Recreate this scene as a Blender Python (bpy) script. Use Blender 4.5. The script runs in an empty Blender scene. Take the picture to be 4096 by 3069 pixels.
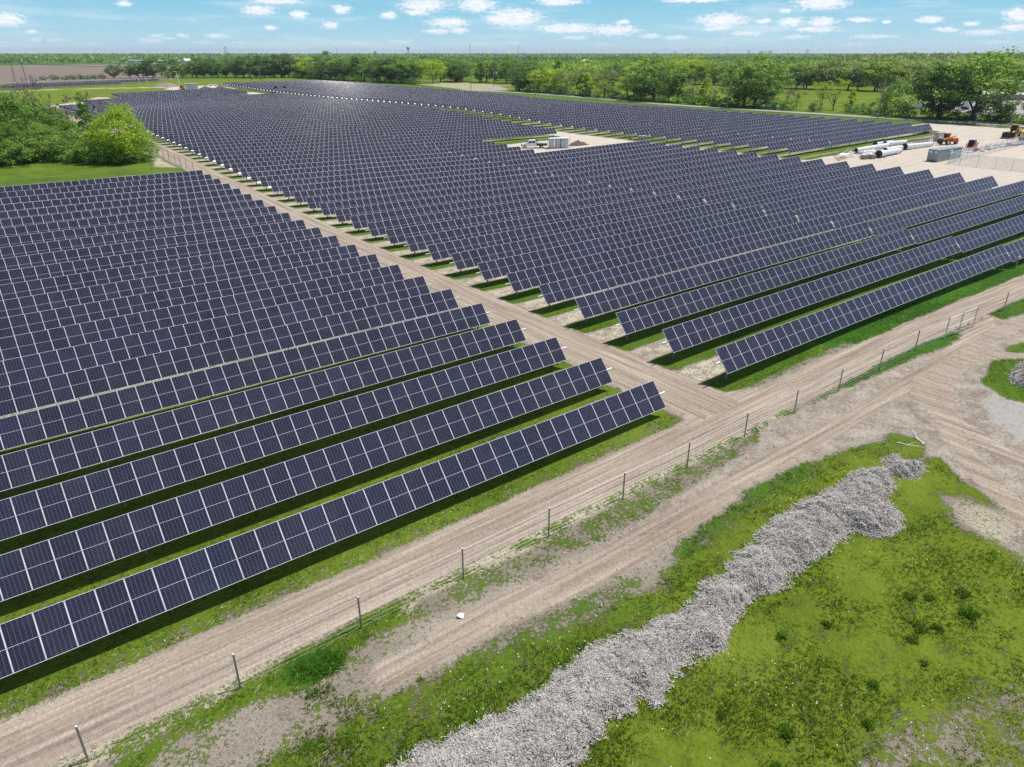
import bpy, math, random
import numpy as np
from mathutils import Matrix, Vector
random.seed(7); rng = np.random.default_rng(7)
S = bpy.context.scene; COL = S.collection
R = math.radians; PI = math.pi
# ------------------------------------------------------------------ camera
CAM_H = 22.80
YAW, PITCH = 0.63912, 0.43173            # heading clockwise from +Y, tilt below the horizon
cd = bpy.data.cameras.new('camera'); cam = bpy.data.objects.new('camera', cd); COL.objects.link(cam)
fw = Vector((math.sin(YAW)*math.cos(PITCH), math.cos(YAW)*math.cos(PITCH), -math.sin(PITCH)))
rt = Vector((math.cos(YAW), -math.sin(YAW), 0)); up = rt.cross(fw)
cam.matrix_world = Matrix(((rt.x, up.x, -fw.x, 0), (rt.y, up.y, -fw.y, 0), (rt.z, up.z, -fw.z, CAM_H), (0, 0, 0, 1)))
cd.sensor_width = 36; cd.lens = 36*2870.15/4096; cd.clip_start = .5; cd.clip_end = 40000
S.camera = cam
# ------------------------------------------------------------------ render look
S.view_settings.view_transform = 'Standard'; S.view_settings.look = 'None'
S.view_settings.exposure = 0.08; S.view_settings.gamma = 1
S.render.engine = 'CYCLES'
S.cycles.max_bounces = 6; S.cycles.diffuse_bounces = 2; S.cycles.glossy_bounces = 2
S.cycles.transmission_bounces = 3; S.cycles.transparent_max_bounces = 8; S.cycles.volume_bounces = 0
S.cycles.use_denoising = False
# ------------------------------------------------------------------ sky, clouds, sun
SUN_TO = Vector((0.45, -0.13, 1.0)).normalized()
SUN_EL = math.asin(SUN_TO.z); SUN_AZ = math.atan2(SUN_TO.x, SUN_TO.y)
W = bpy.data.worlds.new('World'); S.world = W; W.use_nodes = True
CLOUDS = [(0.3358, 0.0458, 0.0173, 0.0044), (0.3802, 0.0415, 0.0097, 0.0037), (0.358, 0.0554, 0.0292, 0.0022), (0.4313, 0.048, 0.0104, 0.0037), (0.1927, 0.0501, 0.0075, 0.0027), (0.0781, 0.0319, 0.0167, 0.0057), (0.4875, 0.042, 0.009, 0.0033), (0.5304, 0.0534, 0.0269, 0.006), (0.5226, 0.0453, 0.0147, 0.0028), (0.5957, 0.0537, 0.0223, 0.0061), (0.5609, 0.0342, 0.0241, 0.0044), (0.5461, 0.0243, 0.0138, 0.0026), (0.5732, 0.0255, 0.0098, 0.0029), (0.6426, 0.04, 0.0316, 0.0087), (0.6213, 0.0379, 0.0144, 0.0051), (0.6973, 0.0572, 0.027, 0.0035), (0.7079, 0.0276, 0.0373, 0.0046), (0.7654, 0.0254, 0.0284, 0.0051), (0.7762, 0.0346, 0.0079, 0.0023), (0.8602, 0.0575, 0.0337, 0.0022), (0.895, 0.0358, 0.0294, 0.006), (0.8895, 0.0274, 0.0162, 0.0025), (0.9248, 0.0211, 0.0191, 0.0023), (1.0041, 0.0523, 0.0276, 0.0057), (0.9734, 0.0331, 0.0143, 0.0044), (0.965, 0.0443, 0.0077, 0.0022), (1.0074, 0.0327, 0.015, 0.0043), (1.0037, 0.025, 0.0225, 0.0027), (1.048, 0.0345, 0.0135, 0.0021), (1.1179, 0.0334, 0.0126, 0.003), (1.0757, 0.0318, 0.0043, 0.0019), (1.1601, 0.0287, 0.0069, 0.002), (1.2004, 0.0363, 0.0131, 0.0057), (1.1359, 0.0231, 0.012, 0.0021), (0.9821, 0.0168, 0.0154, 0.002), (1.0643, 0.0168, 0.0227, 0.0019), (1.1729, 0.02, 0.0191, 0.0022), (1.2013, 0.0245, 0.0144, 0.0031), (0.0975, 0.0207, 0.0064, 0.0016), (0.1008, 0.0132, 0.0052, 0.002), (0.117, 0.0124, 0.0088, 0.0018), (0.0818, 0.0049, 0.0127, 0.0016), (0.2122, 0.0126, 0.0121, 0.0026), (0.2195, 0.0179, 0.0073, 0.0017), (0.2317, 0.0151, 0.0074, 0.0014), (0.248, 0.0181, 0.006, 0.0017), (0.2852, 0.0179, 0.0128, 0.0022), (0.3099, 0.0111, 0.0068, 0.0015), (0.3464, 0.0273, 0.0066, 0.0022), (0.4164, 0.0304, 0.0088, 0.0035), (0.4445, 0.0106, 0.0175, 0.0021), (0.4979, 0.0117, 0.0172, 0.0029), (0.5623, 0.0092, 0.0064, 0.0021), (0.3984, 0.0105, 0.0083, 0.0015), (0.3398, 0.0098, 0.0107, 0.0015), (0.3818, 0.0094, 0.0082, 0.0015), (0.6438, 0.0114, 0.0082, 0.0018), (0.2673, 0.0109, 0.0127, 0.0015), (0.8112, 0.0186, 0.0113, 0.0023), (0.8422, 0.0169, 0.0167, 0.0021), (0.717, 0.0172, 0.0144, 0.0018), (0.9431, 0.0344, 0.0089, 0.0022), (0.7519, 0.0093, 0.0173, 0.0016), (0.8928, 0.0091, 0.0163, 0.0015), (1.0489, 0.0087, 0.0171, 0.0017), (0.1529, 0.0089, 0.0138, 0.0014), (1.1859, 0.0104, 0.0189, 0.0016)]
SKY_STRENGTH = 0.11
HAZE = 0.00007
class NT:
    """small node-tree helper"""
    def __init__(s, tree): s.t = tree; s.n = tree.nodes; s.l = tree.links
    def new(s, typ, **kw):
        n = s.n.new(typ)
        for k, v in kw.items(): setattr(n, k, v)
        return n
    def put(s, inp, v):
        if v is None: return
        if hasattr(v, 'is_output') or isinstance(v, bpy.types.NodeSocket): s.l.new(v, inp)
        else:
            if inp.type in ('RGBA',) and len(v) == 3: v = (*v, 1)
            inp.default_value = v
    def m(s, op, a, b=None, c=None, clamp=False):
        n = s.new('ShaderNodeMath', operation=op, use_clamp=clamp)
        for i, v in enumerate((a, b, c)): s.put(n.inputs[i], v)
        return n.outputs[0]
    def v(s, op, a, b=None, c=None):
        n = s.new('ShaderNodeVectorMath', operation=op)
        for i, q in enumerate((a, b, c)): s.put(n.inputs[i], q)
        return n.outputs['Value'] if op in ('LENGTH', 'DOT_PRODUCT') else n.outputs[0]
    def mix(s, f, a, b, mode='MIX'):
        n = s.new('ShaderNodeMix', data_type='RGBA', blend_type=mode)
        s.put(n.inputs[0], f); s.put(n.inputs[6], a); s.put(n.inputs[7], b); return n.outputs[2]
    def noise(s, vec, scale, detail=3, rough=.55, dim='3D', col=False, dist=0):
        n = s.new('ShaderNodeTexNoise', noise_dimensions=dim); s.put(n.inputs['Vector'], vec)
        n.inputs['Scale'].default_value = scale; n.inputs['Detail'].default_value = detail
        n.inputs['Roughness'].default_value = rough; n.inputs['Distortion'].default_value = dist
        return n.outputs['Color' if col else 'Fac']
    def step(s, x, a, b):
        n = s.new('ShaderNodeMapRange', interpolation_type='SMOOTHSTEP'); s.put(n.inputs[0], x)
        s.put(n.inputs[1], a); s.put(n.inputs[2], b); return n.outputs[0]
    def ramp(s, x, stops):
        n = s.new('ShaderNodeValToRGB'); s.put(n.inputs[0], x); e = n.color_ramp.elements
        while len(e) < len(stops): e.new(.5)
        for i, (p, c) in enumerate(stops): e[i].position = p; e[i].color = (*c, 1)
        return n.outputs[0]
    def comb(s, x, y, z):
        n = s.new('ShaderNodeCombineXYZ'); s.put(n.inputs[0], x); s.put(n.inputs[1], y); s.put(n.inputs[2], z); return n.outputs[0]
    def sep(s, v):
        n = s.new('ShaderNodeSeparateXYZ'); s.put(n.inputs[0], v); return n.outputs
def build_world():
    W.node_tree.nodes.clear(); t = NT(W.node_tree)
    sky = t.new('ShaderNodeTexSky', sky_type='NISHITA', sun_disc=False)
    sky.sun_elevation = SUN_EL; sky.sun_rotation = SUN_AZ; sky.altitude = 150; sky.air_density = 1.0; sky.dust_density = .6; sky.ozone_density = 2.2
    d = t.new('ShaderNodeTexCoord').outputs['Generated']
    x, y, z = t.sep(d)
    az = t.m('ARCTAN2', x, y); el = t.m('DIVIDE', z, t.m('SQRT', t.m('ADD', t.m('MULTIPLY', x, x), t.m('MULTIPLY', y, y))))
    wob = t.noise(t.comb(t.m('MULTIPLY', az, 60), t.m('MULTIPLY', el, 170), 0), 1.0, 4, .65, col=True)
    w = t.v('MULTIPLY', t.v('SUBTRACT', wob, (.5, .5, .5)), (.012, .0042, 0))
    P = t.v('ADD', t.comb(az, el, 0), w)
    acc = None
    for (a, e, ra, re) in CLOUDS:
        ra *= 1.5; re *= 1.7
        l = t.v('LENGTH', t.v('MULTIPLY_ADD', P, (1/ra, 1/re, 0), (-a/ra, -e/re, 0)))
        acc = l if acc is None else t.m('MINIMUM', acc, l)
    fine = t.noise(t.comb(t.m('MULTIPLY', az, 160), t.m('MULTIPLY', el, 380), 3), 1.0, 5, .62)
    dens = t.m('ADD', t.m('SUBTRACT', 1.0, acc), t.m('MULTIPLY', t.m('SUBTRACT', fine, .5), 1.5))
    near = t.m('MULTIPLY', t.step(dens, -.02, .75), t.step(el, .0, .03))
    near = t.m('MULTIPLY', near, .93)
    # faint thin veils and the clouds overhead (they show in the glass of the panels)
    veil = t.noise(t.comb(t.m('MULTIPLY', az, 7), t.m('MULTIPLY', el, 60), 9), 1.0, 5, .6)
    veil = t.m('MULTIPLY', t.step(veil, .45, .8), .45)
    zz = t.m('MAXIMUM', z, .03)
    hi = t.noise(t.comb(t.m('DIVIDE', x, zz), t.m('DIVIDE', y, zz), 1), 1.3, 6, .6)
    hi = t.m('MULTIPLY', t.step(hi, .56, .72), t.step(el, .075, .16))
    cover = t.m('MAXIMUM', t.m('MAXIMUM', near, hi), veil)
    tone = t.m('MULTIPLY_ADD', t.noise(t.comb(t.m('MULTIPLY', az, 90), t.m('MULTIPLY', el, 300), 5), 1.0, 3), .5, .75)
    white = t.v('SCALE', t.comb(8.6, 8.8, 9.3)); white.node.inputs['Scale'].default_value = 1
    t.put(white.node.inputs['Scale'], tone)
    # the sky of the photograph is cyan-blue aloft and paler towards the horizon
    low = t.ramp(t.m('MULTIPLY', el, 5.0), [(0, (4.9, 6.6, 7.4)), (.12, (3.5, 6.1, 7.35)), (.34, (1.85, 5.0, 6.9)), (1, (1.1, 2.6, 4.7))])
    skyc = t.mix(t.step(el, .1, .5), low, t.mix(1.0, sky.outputs[0], (1.0, 1.0, .98), 'MULTIPLY'))
    c = t.mix(cover, skyc, white)
    bg = t.new('ShaderNodeBackground'); t.put(bg.inputs[0], c); bg.inputs[1].default_value = SKY_STRENGTH
    o = t.new('ShaderNodeOutputWorld'); t.l.new(bg.outputs[0], o.inputs[0])
    W.cycles.sampling_method = 'MANUAL'; W.cycles.sample_map_resolution = 512
build_world()
sl = bpy.data.lights.new('sun', 'SUN'); sl.energy = 4.7; sl.angle = R(.53); sl.color = (1, .965, .91)
sun = bpy.data.objects.new('sun', sl); COL.objects.link(sun)
sun.rotation_euler = (-SUN_TO).to_track_quat('-Z', 'Y').to_euler(); sun.location = (0, 0, 300)
# ------------------------------------------------------------------ terrain height
GX0, GY0, GS, GNX, GNY = -60., 0., 30., 12, 20
G = np.array([-0.13, -0.08, -0.07, 0.33, 1.01, 1.39, 1.79, 2.16, 2.45, 2.67, 2.87, 3.05, -0.26, -0.43, -0.63, -0.04, 0.94, 1.08, 1.56, 2.07, 2.44, 2.73, 2.96, 3.17, -0.13, -0.24, -0.27, 0.03, 0.43, 0.85, 1.26, 1.91, 2.4, 2.78, 3.06, 3.28, 0.25, 0.28, 0.34, 0.33, -0.14, 0.19, 0.65, 1.63, 2.31, 2.81, 3.12, 3.34, 0.73, 0.88, 0.99, 0.92, 0.25, 0.17, 0.41, 1.43, 2.18, 2.78, 3.1, 3.29, 1.14, 1.39, 1.56, 1.5, 1.15, 0.83, 0.8, 1.3, 2.01, 2.65, 2.94, 3.1, 1.39, 1.75, 2.08, 2.27, 2.09, 1.73, 1.49, 1.42, 2.03, 2.51, 2.7, 2.79, 1.42, 1.87, 2.31, 2.66, 2.68, 2.52, 2.5, 2.67, 2.5, 2.39, 2.41, 2.48, 1.22, 1.69, 2.15, 2.54, 2.74, 2.84, 3.01, 3.18, 2.76, 2.31, 2.26, 2.34, 0.81, 1.26, 1.71, 2.11, 2.42, 2.66, 2.88, 3.04, 2.84, 2.55, 2.48, 2.51, 0.27, 0.66, 1.09, 1.56, 1.91, 2.16, 2.42, 2.66, 2.85, 2.98, 2.95, 2.91, -0.33, -0.03, 0.27, 0.62, 1.02, 1.45, 1.87, 2.28, 2.75, 3.11, 3.27, 3.34, -0.87, -0.68, -0.5, -0.3, 0.18, 0.82, 1.45, 2.07, 2.7, 3.25, 3.53, 3.68, -1.3, -1.11, -0.94, -0.71, -0.2, 0.51, 1.25, 1.97, 2.68, 3.27, 3.64, 3.89, -1.55, -1.31, -1.05, -0.7, -0.16, 0.53, 1.28, 2.02, 2.77, 3.39, 3.74, 3.97, -1.63, -1.31, -0.95, -0.51, 0.08, 0.78, 1.54, 2.26, 2.92, 3.44, 3.72, 3.91, -1.59, -1.18, -0.74, -0.22, 0.4, 1.13, 1.92, 2.67, 3.1, 3.4, 3.6, 3.74, -1.45, -0.98, -0.48, 0.09, 0.73, 1.46, 2.21, 2.88, 3.18, 3.33, 3.43, 3.53, -1.25, -0.74, -0.2, 0.39, 1.03, 1.71, 2.37, 2.9, 3.14, 3.23, 3.27, 3.3, -1.03, -0.49, 0.08, 0.67, 1.29, 1.9, 2.45, 2.85, 3.05, 3.1, 3.1, 3.09]).reshape(GNY, GNX)
def hz(x, y):
    """terrain height, smooth (Catmull-Rom) between the surveyed nodes"""
    x = np.asarray(x, float); y = np.asarray(y, float)
    u = np.clip((x-GX0)/GS, 0, GNX-1.0001); v = np.clip((y-GY0)/GS, 0, GNY-1.0001)
    i = u.astype(int); j = v.astype(int); a = u-i; b = v-j
    def w(t): return (-.5*t+t*t-.5*t**3, 1-2.5*t*t+1.5*t**3, .5*t+2*t*t-1.5*t**3, -.5*t*t+.5*t**3)
    wa, wb = w(a), w(b); r = 0
    for q in range(4):
        jj = np.clip(j+q-1, 0, GNY-1)
        for k in range(4): r = r + wb[q]*wa[k]*G[jj, np.clip(i+k-1, 0, GNX-1)]
    return r
def H(x, y): return float(hz(x, y))
# ------------------------------------------------------------------ object helpers
def tag(o, label=None, cat=None, group=None, kind=None):
    if label: o['label'] = label
    if cat: o['category'] = cat
    if group: o['group'] = group
    if kind: o['kind'] = kind
    return o
def thing(name, label, cat, loc, rz=0, group=None):
    o = bpy.data.objects.new(name, None); COL.objects.link(o); o.location = loc; o.rotation_euler = (0, 0, rz)
    o.empty_display_size = .2
    return tag(o, label, cat, group)
def mesh_np(name, V, F, mats, midx=None, smooth=False):
    """V (n,3); F list/array of quads or mixed polygons"""
    me = bpy.data.meshes.new(name); V = np.asarray(V, np.float32)
    if isinstance(F, np.ndarray):
        n, k = F.shape; loops = F.ravel(); starts = np.arange(0, n*k, k); tot = np.full(n, k)
    else:
        n = len(F); tot = np.array([len(f) for f in F]); loops = np.concatenate([np.asarray(f) for f in F]); starts = np.concatenate([[0], np.cumsum(tot)[:-1]])
    me.vertices.add(len(V)); me.vertices.foreach_set('co', V.ravel())
    me.loops.add(len(loops)); me.loops.foreach_set('vertex_index', loops.astype(np.int32))
    me.polygons.add(n); me.polygons.foreach_set('loop_start', starts.astype(np.int32)); me.polygons.foreach_set('loop_total', tot.astype(np.int32))
    for m in (mats if isinstance(mats, (list, tuple)) else [mats]): me.materials.append(m)
    if midx is not None: me.polygons.foreach_set('material_index', np.asarray(midx, np.int32))
    me.polygons.foreach_set('use_smooth', np.full(n, smooth)); me.update(calc_edges=True)
    return me
def place(name, me, parent=None, loc=(0, 0, 0), rot=(0, 0, 0)):
    o = bpy.data.objects.new(name, me); COL.objects.link(o)
    if parent: o.parent = parent
    o.location = loc; o.rotation_euler = rot
    return o
class MB:
    """collects boxes, tubes and prisms into ONE mesh"""
    def __init__(s): s.V = []; s.F = []; s.M = []
    def add(s, V, F, m=0):
        b = len(s.V); s.V += [tuple(v) for v in V]; s.F += [tuple(i+b for i in f) for f in F]; s.M += [m]*len(F); return s
    def box(s, c, d, m=0, rz=0, rx=0, ry=0):
        M = Matrix.Rotation(rz, 3, 'Z') @ Matrix.Rotation(ry, 3, 'Y') @ Matrix.Rotation(rx, 3, 'X')
        V = [Vector(c) + M @ Vector((x*d[0]/2, y*d[1]/2, z*d[2]/2)) for x in (-1, 1) for y in (-1, 1) for z in (-1, 1)]
        return s.add(V, [(0, 1, 3, 2), (4, 6, 7, 5), (0, 4, 5, 1), (2, 3, 7, 6), (0, 2, 6, 4), (1, 5, 7, 3)], m)
    def prism(s, pts, z0, z1, m=0, axis='z', taper=1.0):
        """polygon pts (2D) extruded; axis y: pts are (x,z) extruded along y"""
        n = len(pts); cx = sum(p[0] for p in pts)/n; cy = sum(p[1] for p in pts)/n
        f = (lambda p, q: (p[0], p[1], q)) if axis == 'z' else ((lambda p, q: (p[0], q, p[1])) if axis == 'y' else (lambda p, q: (q, p[0], p[1])))
        V = [f(p, z0) for p in pts] + [f((cx+(p[0]-cx)*taper, cy+(p[1]-cy)*taper), z1) for p in pts]
        return s.add(V, [tuple(range(n))[::-1], tuple(range(n, 2*n))] + [(i, (i+1) % n, n+(i+1) % n, n+i) for i in range(n)], m)
    def tube(s, p0, p1, r0, r1=None, n=8, m=0, cap=True):
        p0 = Vector(p0); p1 = Vector(p1); r1 = r0 if r1 is None else r1; d = (p1-p0).normalized()
        a = d.orthogonal().normalized(); b = d.cross(a)
        V = [p + (a*math.cos(t)+b*math.sin(t))*r for p, r in ((p0, r0), (p1, r1)) for t in [2*PI*k/n for k in range(n)]]
        F = [(k, (k+1) % n, n+(k+1) % n, n+k) for k in range(n)]
        if cap: F += [tuple(range(n))[::-1], tuple(range(n, 2*n))]
        return s.add(V, F, m)
    def path(s, P, Rr, n=6, m=0):
        for i in range(len(P)-1): s.tube(P[i], P[i+1], Rr[i], Rr[i+1], n, m, cap=(i in (0, len(P)-2)))
        return s
    def mesh(s, name, mats, smooth=False): return mesh_np(name, s.V, s.F, mats, s.M, smooth)
    def build(s, name, mats, parent=None, loc=(0, 0, 0), rot=(0, 0, 0), smooth=False): return place(name, s.mesh(name, mats, smooth), parent, loc, rot)

# ------------------------------------------------------------------ materials
MATS = {}
def mat(name, col, rough=.7, metal=0, noise=.0, scale=3.0, spec=.5, bump=0):
    if name in MATS: return MATS[name]
    m = bpy.data.materials.new(name); m.use_nodes = True; t = NT(m.node_tree); b = t.n['Principled BSDF']
    b.inputs['Roughness'].default_value = rough; b.inputs['Metallic'].default_value = metal; b.inputs['Specular IOR Level'].default_value = spec
    if noise:
        g = t.new('ShaderNodeNewGeometry').outputs['Position']; n = t.noise(g, scale, 5, .6)
        lo = tuple(c*(1-noise) for c in col); hi = tuple(min(1, c*(1+noise)) for c in col)
        t.put(b.inputs['Base Color'], t.mix(t.step(n, .3, .7), lo, hi))
        if bump:
            bp = t.new('ShaderNodeBump'); bp.inputs['Strength'].default_value = bump; bp.inputs['Distance'].default_value = .05; t.put(bp.inputs['Height'], n); t.l.new(bp.outputs[0], b.inputs['Normal'])
    else: b.inputs['Base Color'].default_value = (*col, 1)
    MATS[name] = m; return m
galv = mat('galvanised_steel', (.62, .64, .66), .38, .75, .12, 6)
galv_pale = mat('pale_galvanised_steel', (.78, .80, .83), .45, .15, .08, 3)
post_m = mat('driven_steel_post', (.30, .30, .29), .5, .7, .2, 8)
alu = mat('aluminium_frame', (.70, .70, .76), .6, .0, .04, 2)
def panel_material():
    m = bpy.data.materials.new('solar_glass'); m.use_nodes = True; t = NT(m.node_tree); b = t.n['Principled BSDF']
    uv = t.new('ShaderNodeUVMap', uv_map='cells').outputs[0]; u, v, _ = t.sep(uv)
    rid = t.new('ShaderNodeAttribute', attribute_name='module').outputs['Fac']
    oi = t.new('ShaderNodeObjectInfo').outputs['Random']
    wn = t.new('ShaderNodeTexWhiteNoise', noise_dimensions='2D'); t.put(wn.inputs['Vector'], t.comb(rid, t.m('MULTIPLY', oi, 91.7), 0))
    rv = wn.outputs['Value']; rc = t.sep(wn.outputs['Color'])
    def line(c, n, wdt):  # 1 on the gap lines between n cells
        f = t.m('FRACT', t.m('MULTIPLY_ADD', c, n, .5)); d = t.m('ABSOLUTE', t.m('SUBTRACT', f, .5))
        return t.m('LESS_THAN', d, wdt*n/2)
    lv = t.m('MULTIPLY', line(u, 6.0, .0050), .40)
    lh = t.m('MULTIPLY', line(v, 24.0, .0018), .34)
    mid = t.m('LESS_THAN', t.m('ABSOLUTE', t.m('SUBTRACT', v, .5)), .0050)
    bus = t.m('MULTIPLY', line(u, 60.0, .0016), .10)
    ln = t.m('MAXIMUM', t.m('MAXIMUM', lv, lh), t.m('MAXIMUM', t.m('MULTIPLY', mid, .75), bus))
    cell = t.mix(rv, (.0085, .0085, .024), (.0135, .0125, .032))
    cell = t.mix(t.m('MULTIPLY', t.m('POWER', rc[1], 3.0), .35), cell, (.016, .022, .055))
    g = t.new('ShaderNodeNewGeometry').outputs['Position']
    dust = t.m('MULTIPLY', t.step(t.noise(g, .7, 5, .6), .45, .8), .035)
    cell = t.mix(dust, cell, (.35, .32, .28))
    spot = t.m('GREATER_THAN', t.noise(g, 9, 1, .5), .835)
    c = t.mix(ln, cell, (.62, .64, .72)); c = t.mix(t.m('MULTIPLY', spot, .5), c, (.7, .7, .68))
    t.put(b.inputs['Base Color'], c); b.inputs['Roughness'].default_value = .16; b.inputs['IOR'].default_value = 1.33
    t.put(b.inputs['Roughness'], t.m('MULTIPLY_ADD', rc[0], .015, .045))
    return m
glass_m = panel_material()
backsheet = mat('white_backsheet', (.55, .55, .56), .6)

# ------------------------------------------------------------------ solar trackers
MW, CH, TILT, TUBE_H, PITCH_Y = 1.153, 2.0435, 0.85145, 1.55, 5.2256
FR = .017   # visible frame width
def panel_arrays(n):
    """n modules side by side along +x starting at x=0, tilted about the tube (x axis)"""
    V = []; F = []; M = []; UV = []; ID = []
    ct, st = math.cos(TILT), math.sin(TILT)
    off = .085  # module plane above the tube centre
    def P3(x, s, h): return (x, s*ct - (off+h)*st, s*st + (off+h)*ct)
    for k in range(n):
        x0 = k*MW+.008; x1 = (k+1)*MW-.008; a0, a1 = -CH/2, CH/2
        b = len(V)
        X = (x0, x0+FR, x1-FR, x1); A = (a0, a0+FR, a1-FR, a1)
        # outer ring top, inner ring top, glass (3 mm lower), back ring
        ring = [(X[0], A[0]), (X[3], A[0]), (X[3], A[3]), (X[0], A[3])]; inn = [(X[1], A[1]), (X[2], A[1]), (X[2], A[2]), (X[1], A[2])]
        V += [P3(x, s, .035) for x, s in ring] + [P3(x, s, .035) for x, s in inn] + [P3(x, s, .031) for x, s in inn] + [P3(x, s, 0) for x, s in ring]
        for i in range(4):
            j = (i+1) % 4
            F.append((b+i, b+j, b+4+j, b+4+i)); M.append(1)
            F.append((b+12+i, b+12+j, b+j, b+i)); M.append(1)
        F.append((b+8, b+9, b+10, b+11)); M.append(0)
        F.append((b+15, b+14, b+13, b+12)); M.append(2)
        r = random.random()
        for f in range(10):
            ID.append(r)
            UV += [(0, 0), (1, 0), (1, 1), (0, 1)]
    return V, F, M, UV, ID
def panel_mesh(name, n):
    V, F, M, UV, ID = panel_arrays(n)
    me = mesh_np(name, V, np.array(F), [glass_m, alu, backsheet], M)
    uv = me.uv_layers.new(name='cells'); uv.data.foreach_set('uv', np.array(UV, np.float32).ravel())
    at = me.attributes.new('module', 'FLOAT', 'FACE'); at.data.foreach_set('value', np.array(ID, np.float32))
    return me
one_panel = panel_mesh('solar_panel', 1)
banks = {}
def bank_mesh(n):
    v = [panel_mesh('solar_panels', n) for _ in range(3)] if n not in banks else banks[n]
    banks[n] = v; return random.choice(v)
tubes = {}
def tube_mesh(L):
    k = round(L, 2)
    if k not in tubes: tubes[k] = MB().tube((0, 0, 0), (L, 0, 0), .068, n=8).mesh('torque_tube', [galv])
    return tubes[k]
def post_mesh():
    b = MB()
    for s in (-1, 1): b.box((0, s*.075, .0), (.10, .008, 2.3), 0)
    b.box((0, 0, 0), (.006, .142, 2.3), 0); b.box((0, 0, 1.12), (.12, .22, .14), 1)
    return b.mesh('post', [post_m, galv])
post_me = post_mesh()
def motor_mesh():
    b = MB(); b.box((0, 0, .0), (.26, .30, .30), 0); b.tube((0, -.42, -.12), (0, .1, -.12), .075, n=8, m=0)
    b.box((.16, -.1, -.36), (.10, .30, .34), 1); b.box((0, 0, -.85), (.12, .14, 1.5), 2)
    return b.mesh('drive_motor', [galv_pale, mat('pale_control_box', (.75, .76, .74), .5), post_m])
motor_me = motor_mesh()
def posts_far_mesh(L):
    b = MB(); n = max(2, round(L/6.9)); 
    for k in range(n): b.box((.9+k*(L-1.8)/(n-1), 0, -.85), (.1, .15, 1.7), 1)
    b.tube((-.55, 0, 0), (L+.3, 0, 0), .068, n=6, m=0)
    return b.mesh('underframe', [galv, post_m])
far_frames = {}
ORD = 'first second third fourth fifth sixth seventh eighth ninth tenth eleventh twelfth thirteenth fourteenth fifteenth sixteenth seventeenth eighteenth nineteenth'.split()
TENS = {2: 'twent', 3: 'thirt', 4: 'fort', 5: 'fift', 6: 'sixt', 7: 'sevent', 8: 'eight', 9: 'ninet'}
def ordinal(i):   # i from 1
    if i < 20: return ORD[i-1]
    t, u = divmod(i, 10)
    return TENS[t]+('ieth' if u == 0 else 'y-'+ORD[u-1])
def tracker(y, segs, label, group, fine, tube_l=.55, tube_r=.55):
    """segs: (x_start, n modules) banks sharing one torque tube"""
    x0 = segs[0][0]
    root = thing('solar_tracker_row', label, 'solar panel row', (x0, y, H(x0, y)), 0, group)
    rz0 = H(x0, y)
    for si, (xs, n) in enumerate(segs):
        L = n*MW; za = H(xs, y)+TUBE_H; zb = H(xs+L, y)+TUBE_H; sl = math.atan2(zb-za, L)
        zm = .55*(H(xs+L*.25, y)+H(xs+L*.75, y)) - .05*(za+zb-2*TUBE_H) + TUBE_H
        dz = (zm-(za+zb)/2)
        loc = Vector((xs-x0, 0, za+dz-rz0)); rot = (0, -sl, 0)
        if fine:
            for k in range(n):
                place('solar_panel', one_panel, root, loc + Vector((k*MW*math.cos(sl), 0, k*MW*math.sin(sl))), rot)
            a = tube_l if si == 0 else .26; b = tube_r if si == len(segs)-1 else .26
            tb = place('torque_tube', tube_mesh(L+a+b), root, loc - Vector((a*math.cos(sl), 0, a*math.sin(sl))), rot)
            np_ = max(2, round(L/6.9))
            for k in range(np_):
                px = .9+k*(L-1.8)/(np_-1)
                place('post', post_me, root, (loc.x+px, 0, loc.z+px*math.sin(sl)-1.13))
        else:
            place('solar_panels', bank_mesh(n), root, loc, rot)
            if n not in far_frames: far_frames[n] = posts_far_mesh(n*MW)
            place('underframe', far_frames[n], root, loc, rot)
        if si < len(segs)-1 and fine is not None:
            xe = xs+L+.26
            place('drive_motor', motor_me, root, (xe-x0, 0, H(xe, y)+TUBE_H-rz0))
    return root
XL_END = 34.69; XC0, XC1 = 41.37, 90.29; XN0 = 149.84; XN1 = XN0+14*MW+.58
GL = 'solar panel rows in the block left of the dirt cross road'
for i in range(22):
    y = 29.738+i*PITCH_Y
    tracker(y, [(XL_END-42*MW, 42)], ordinal(i+1)+' solar panel row from the camera, left of the dirt cross road', GL, True)
GC = 'solar panel rows in the wide middle block right of the dirt cross road'
def center_segs(i):
    if 20 <= i <= 25: return [(XC0, 42), (XC1, 14)]
    if i >= 70: return [(XC0+(12 if i < 76 else 29)*MW+.3, 30 if i < 76 else 13), (XC1, 28 if i < 76 else 40)]
    return [(XC0, 42), (XC1, 42)]
for i in range(84):
    y = 29.923+i*PITCH_Y
    tracker(y, center_segs(i), ordinal(i+1)+' solar panel row from the camera in the wide middle block', GC, True if i < 18 else False)
GN = 'solar panel rows in the far block beside the paved road'
for i in range(81):
    y = 98.016+i*PITCH_Y
    tracker(y, [(XN0, 14), (XN1, 42)], ordinal(i+1)+' solar panel row from the yard, in the far block beside the paved road', GN, True if i < 6 else False)
GW = 'solar panel rows in the small array beyond the far meadow'
for i, (y, xa, n) in enumerate([(604, 106, 42), (609.2, 106, 42), (614.4, 106, 42), (619.6, 108, 42), (628, 136, 42), (633.2, 136, 42), (638.4, 136, 42)]):
    tracker(y, [(xa-2*n*MW-.5, n), (xa-n*MW, n)], ordinal(i+1)+' row of the small solar array beyond the far meadow', GW, False)
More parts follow.
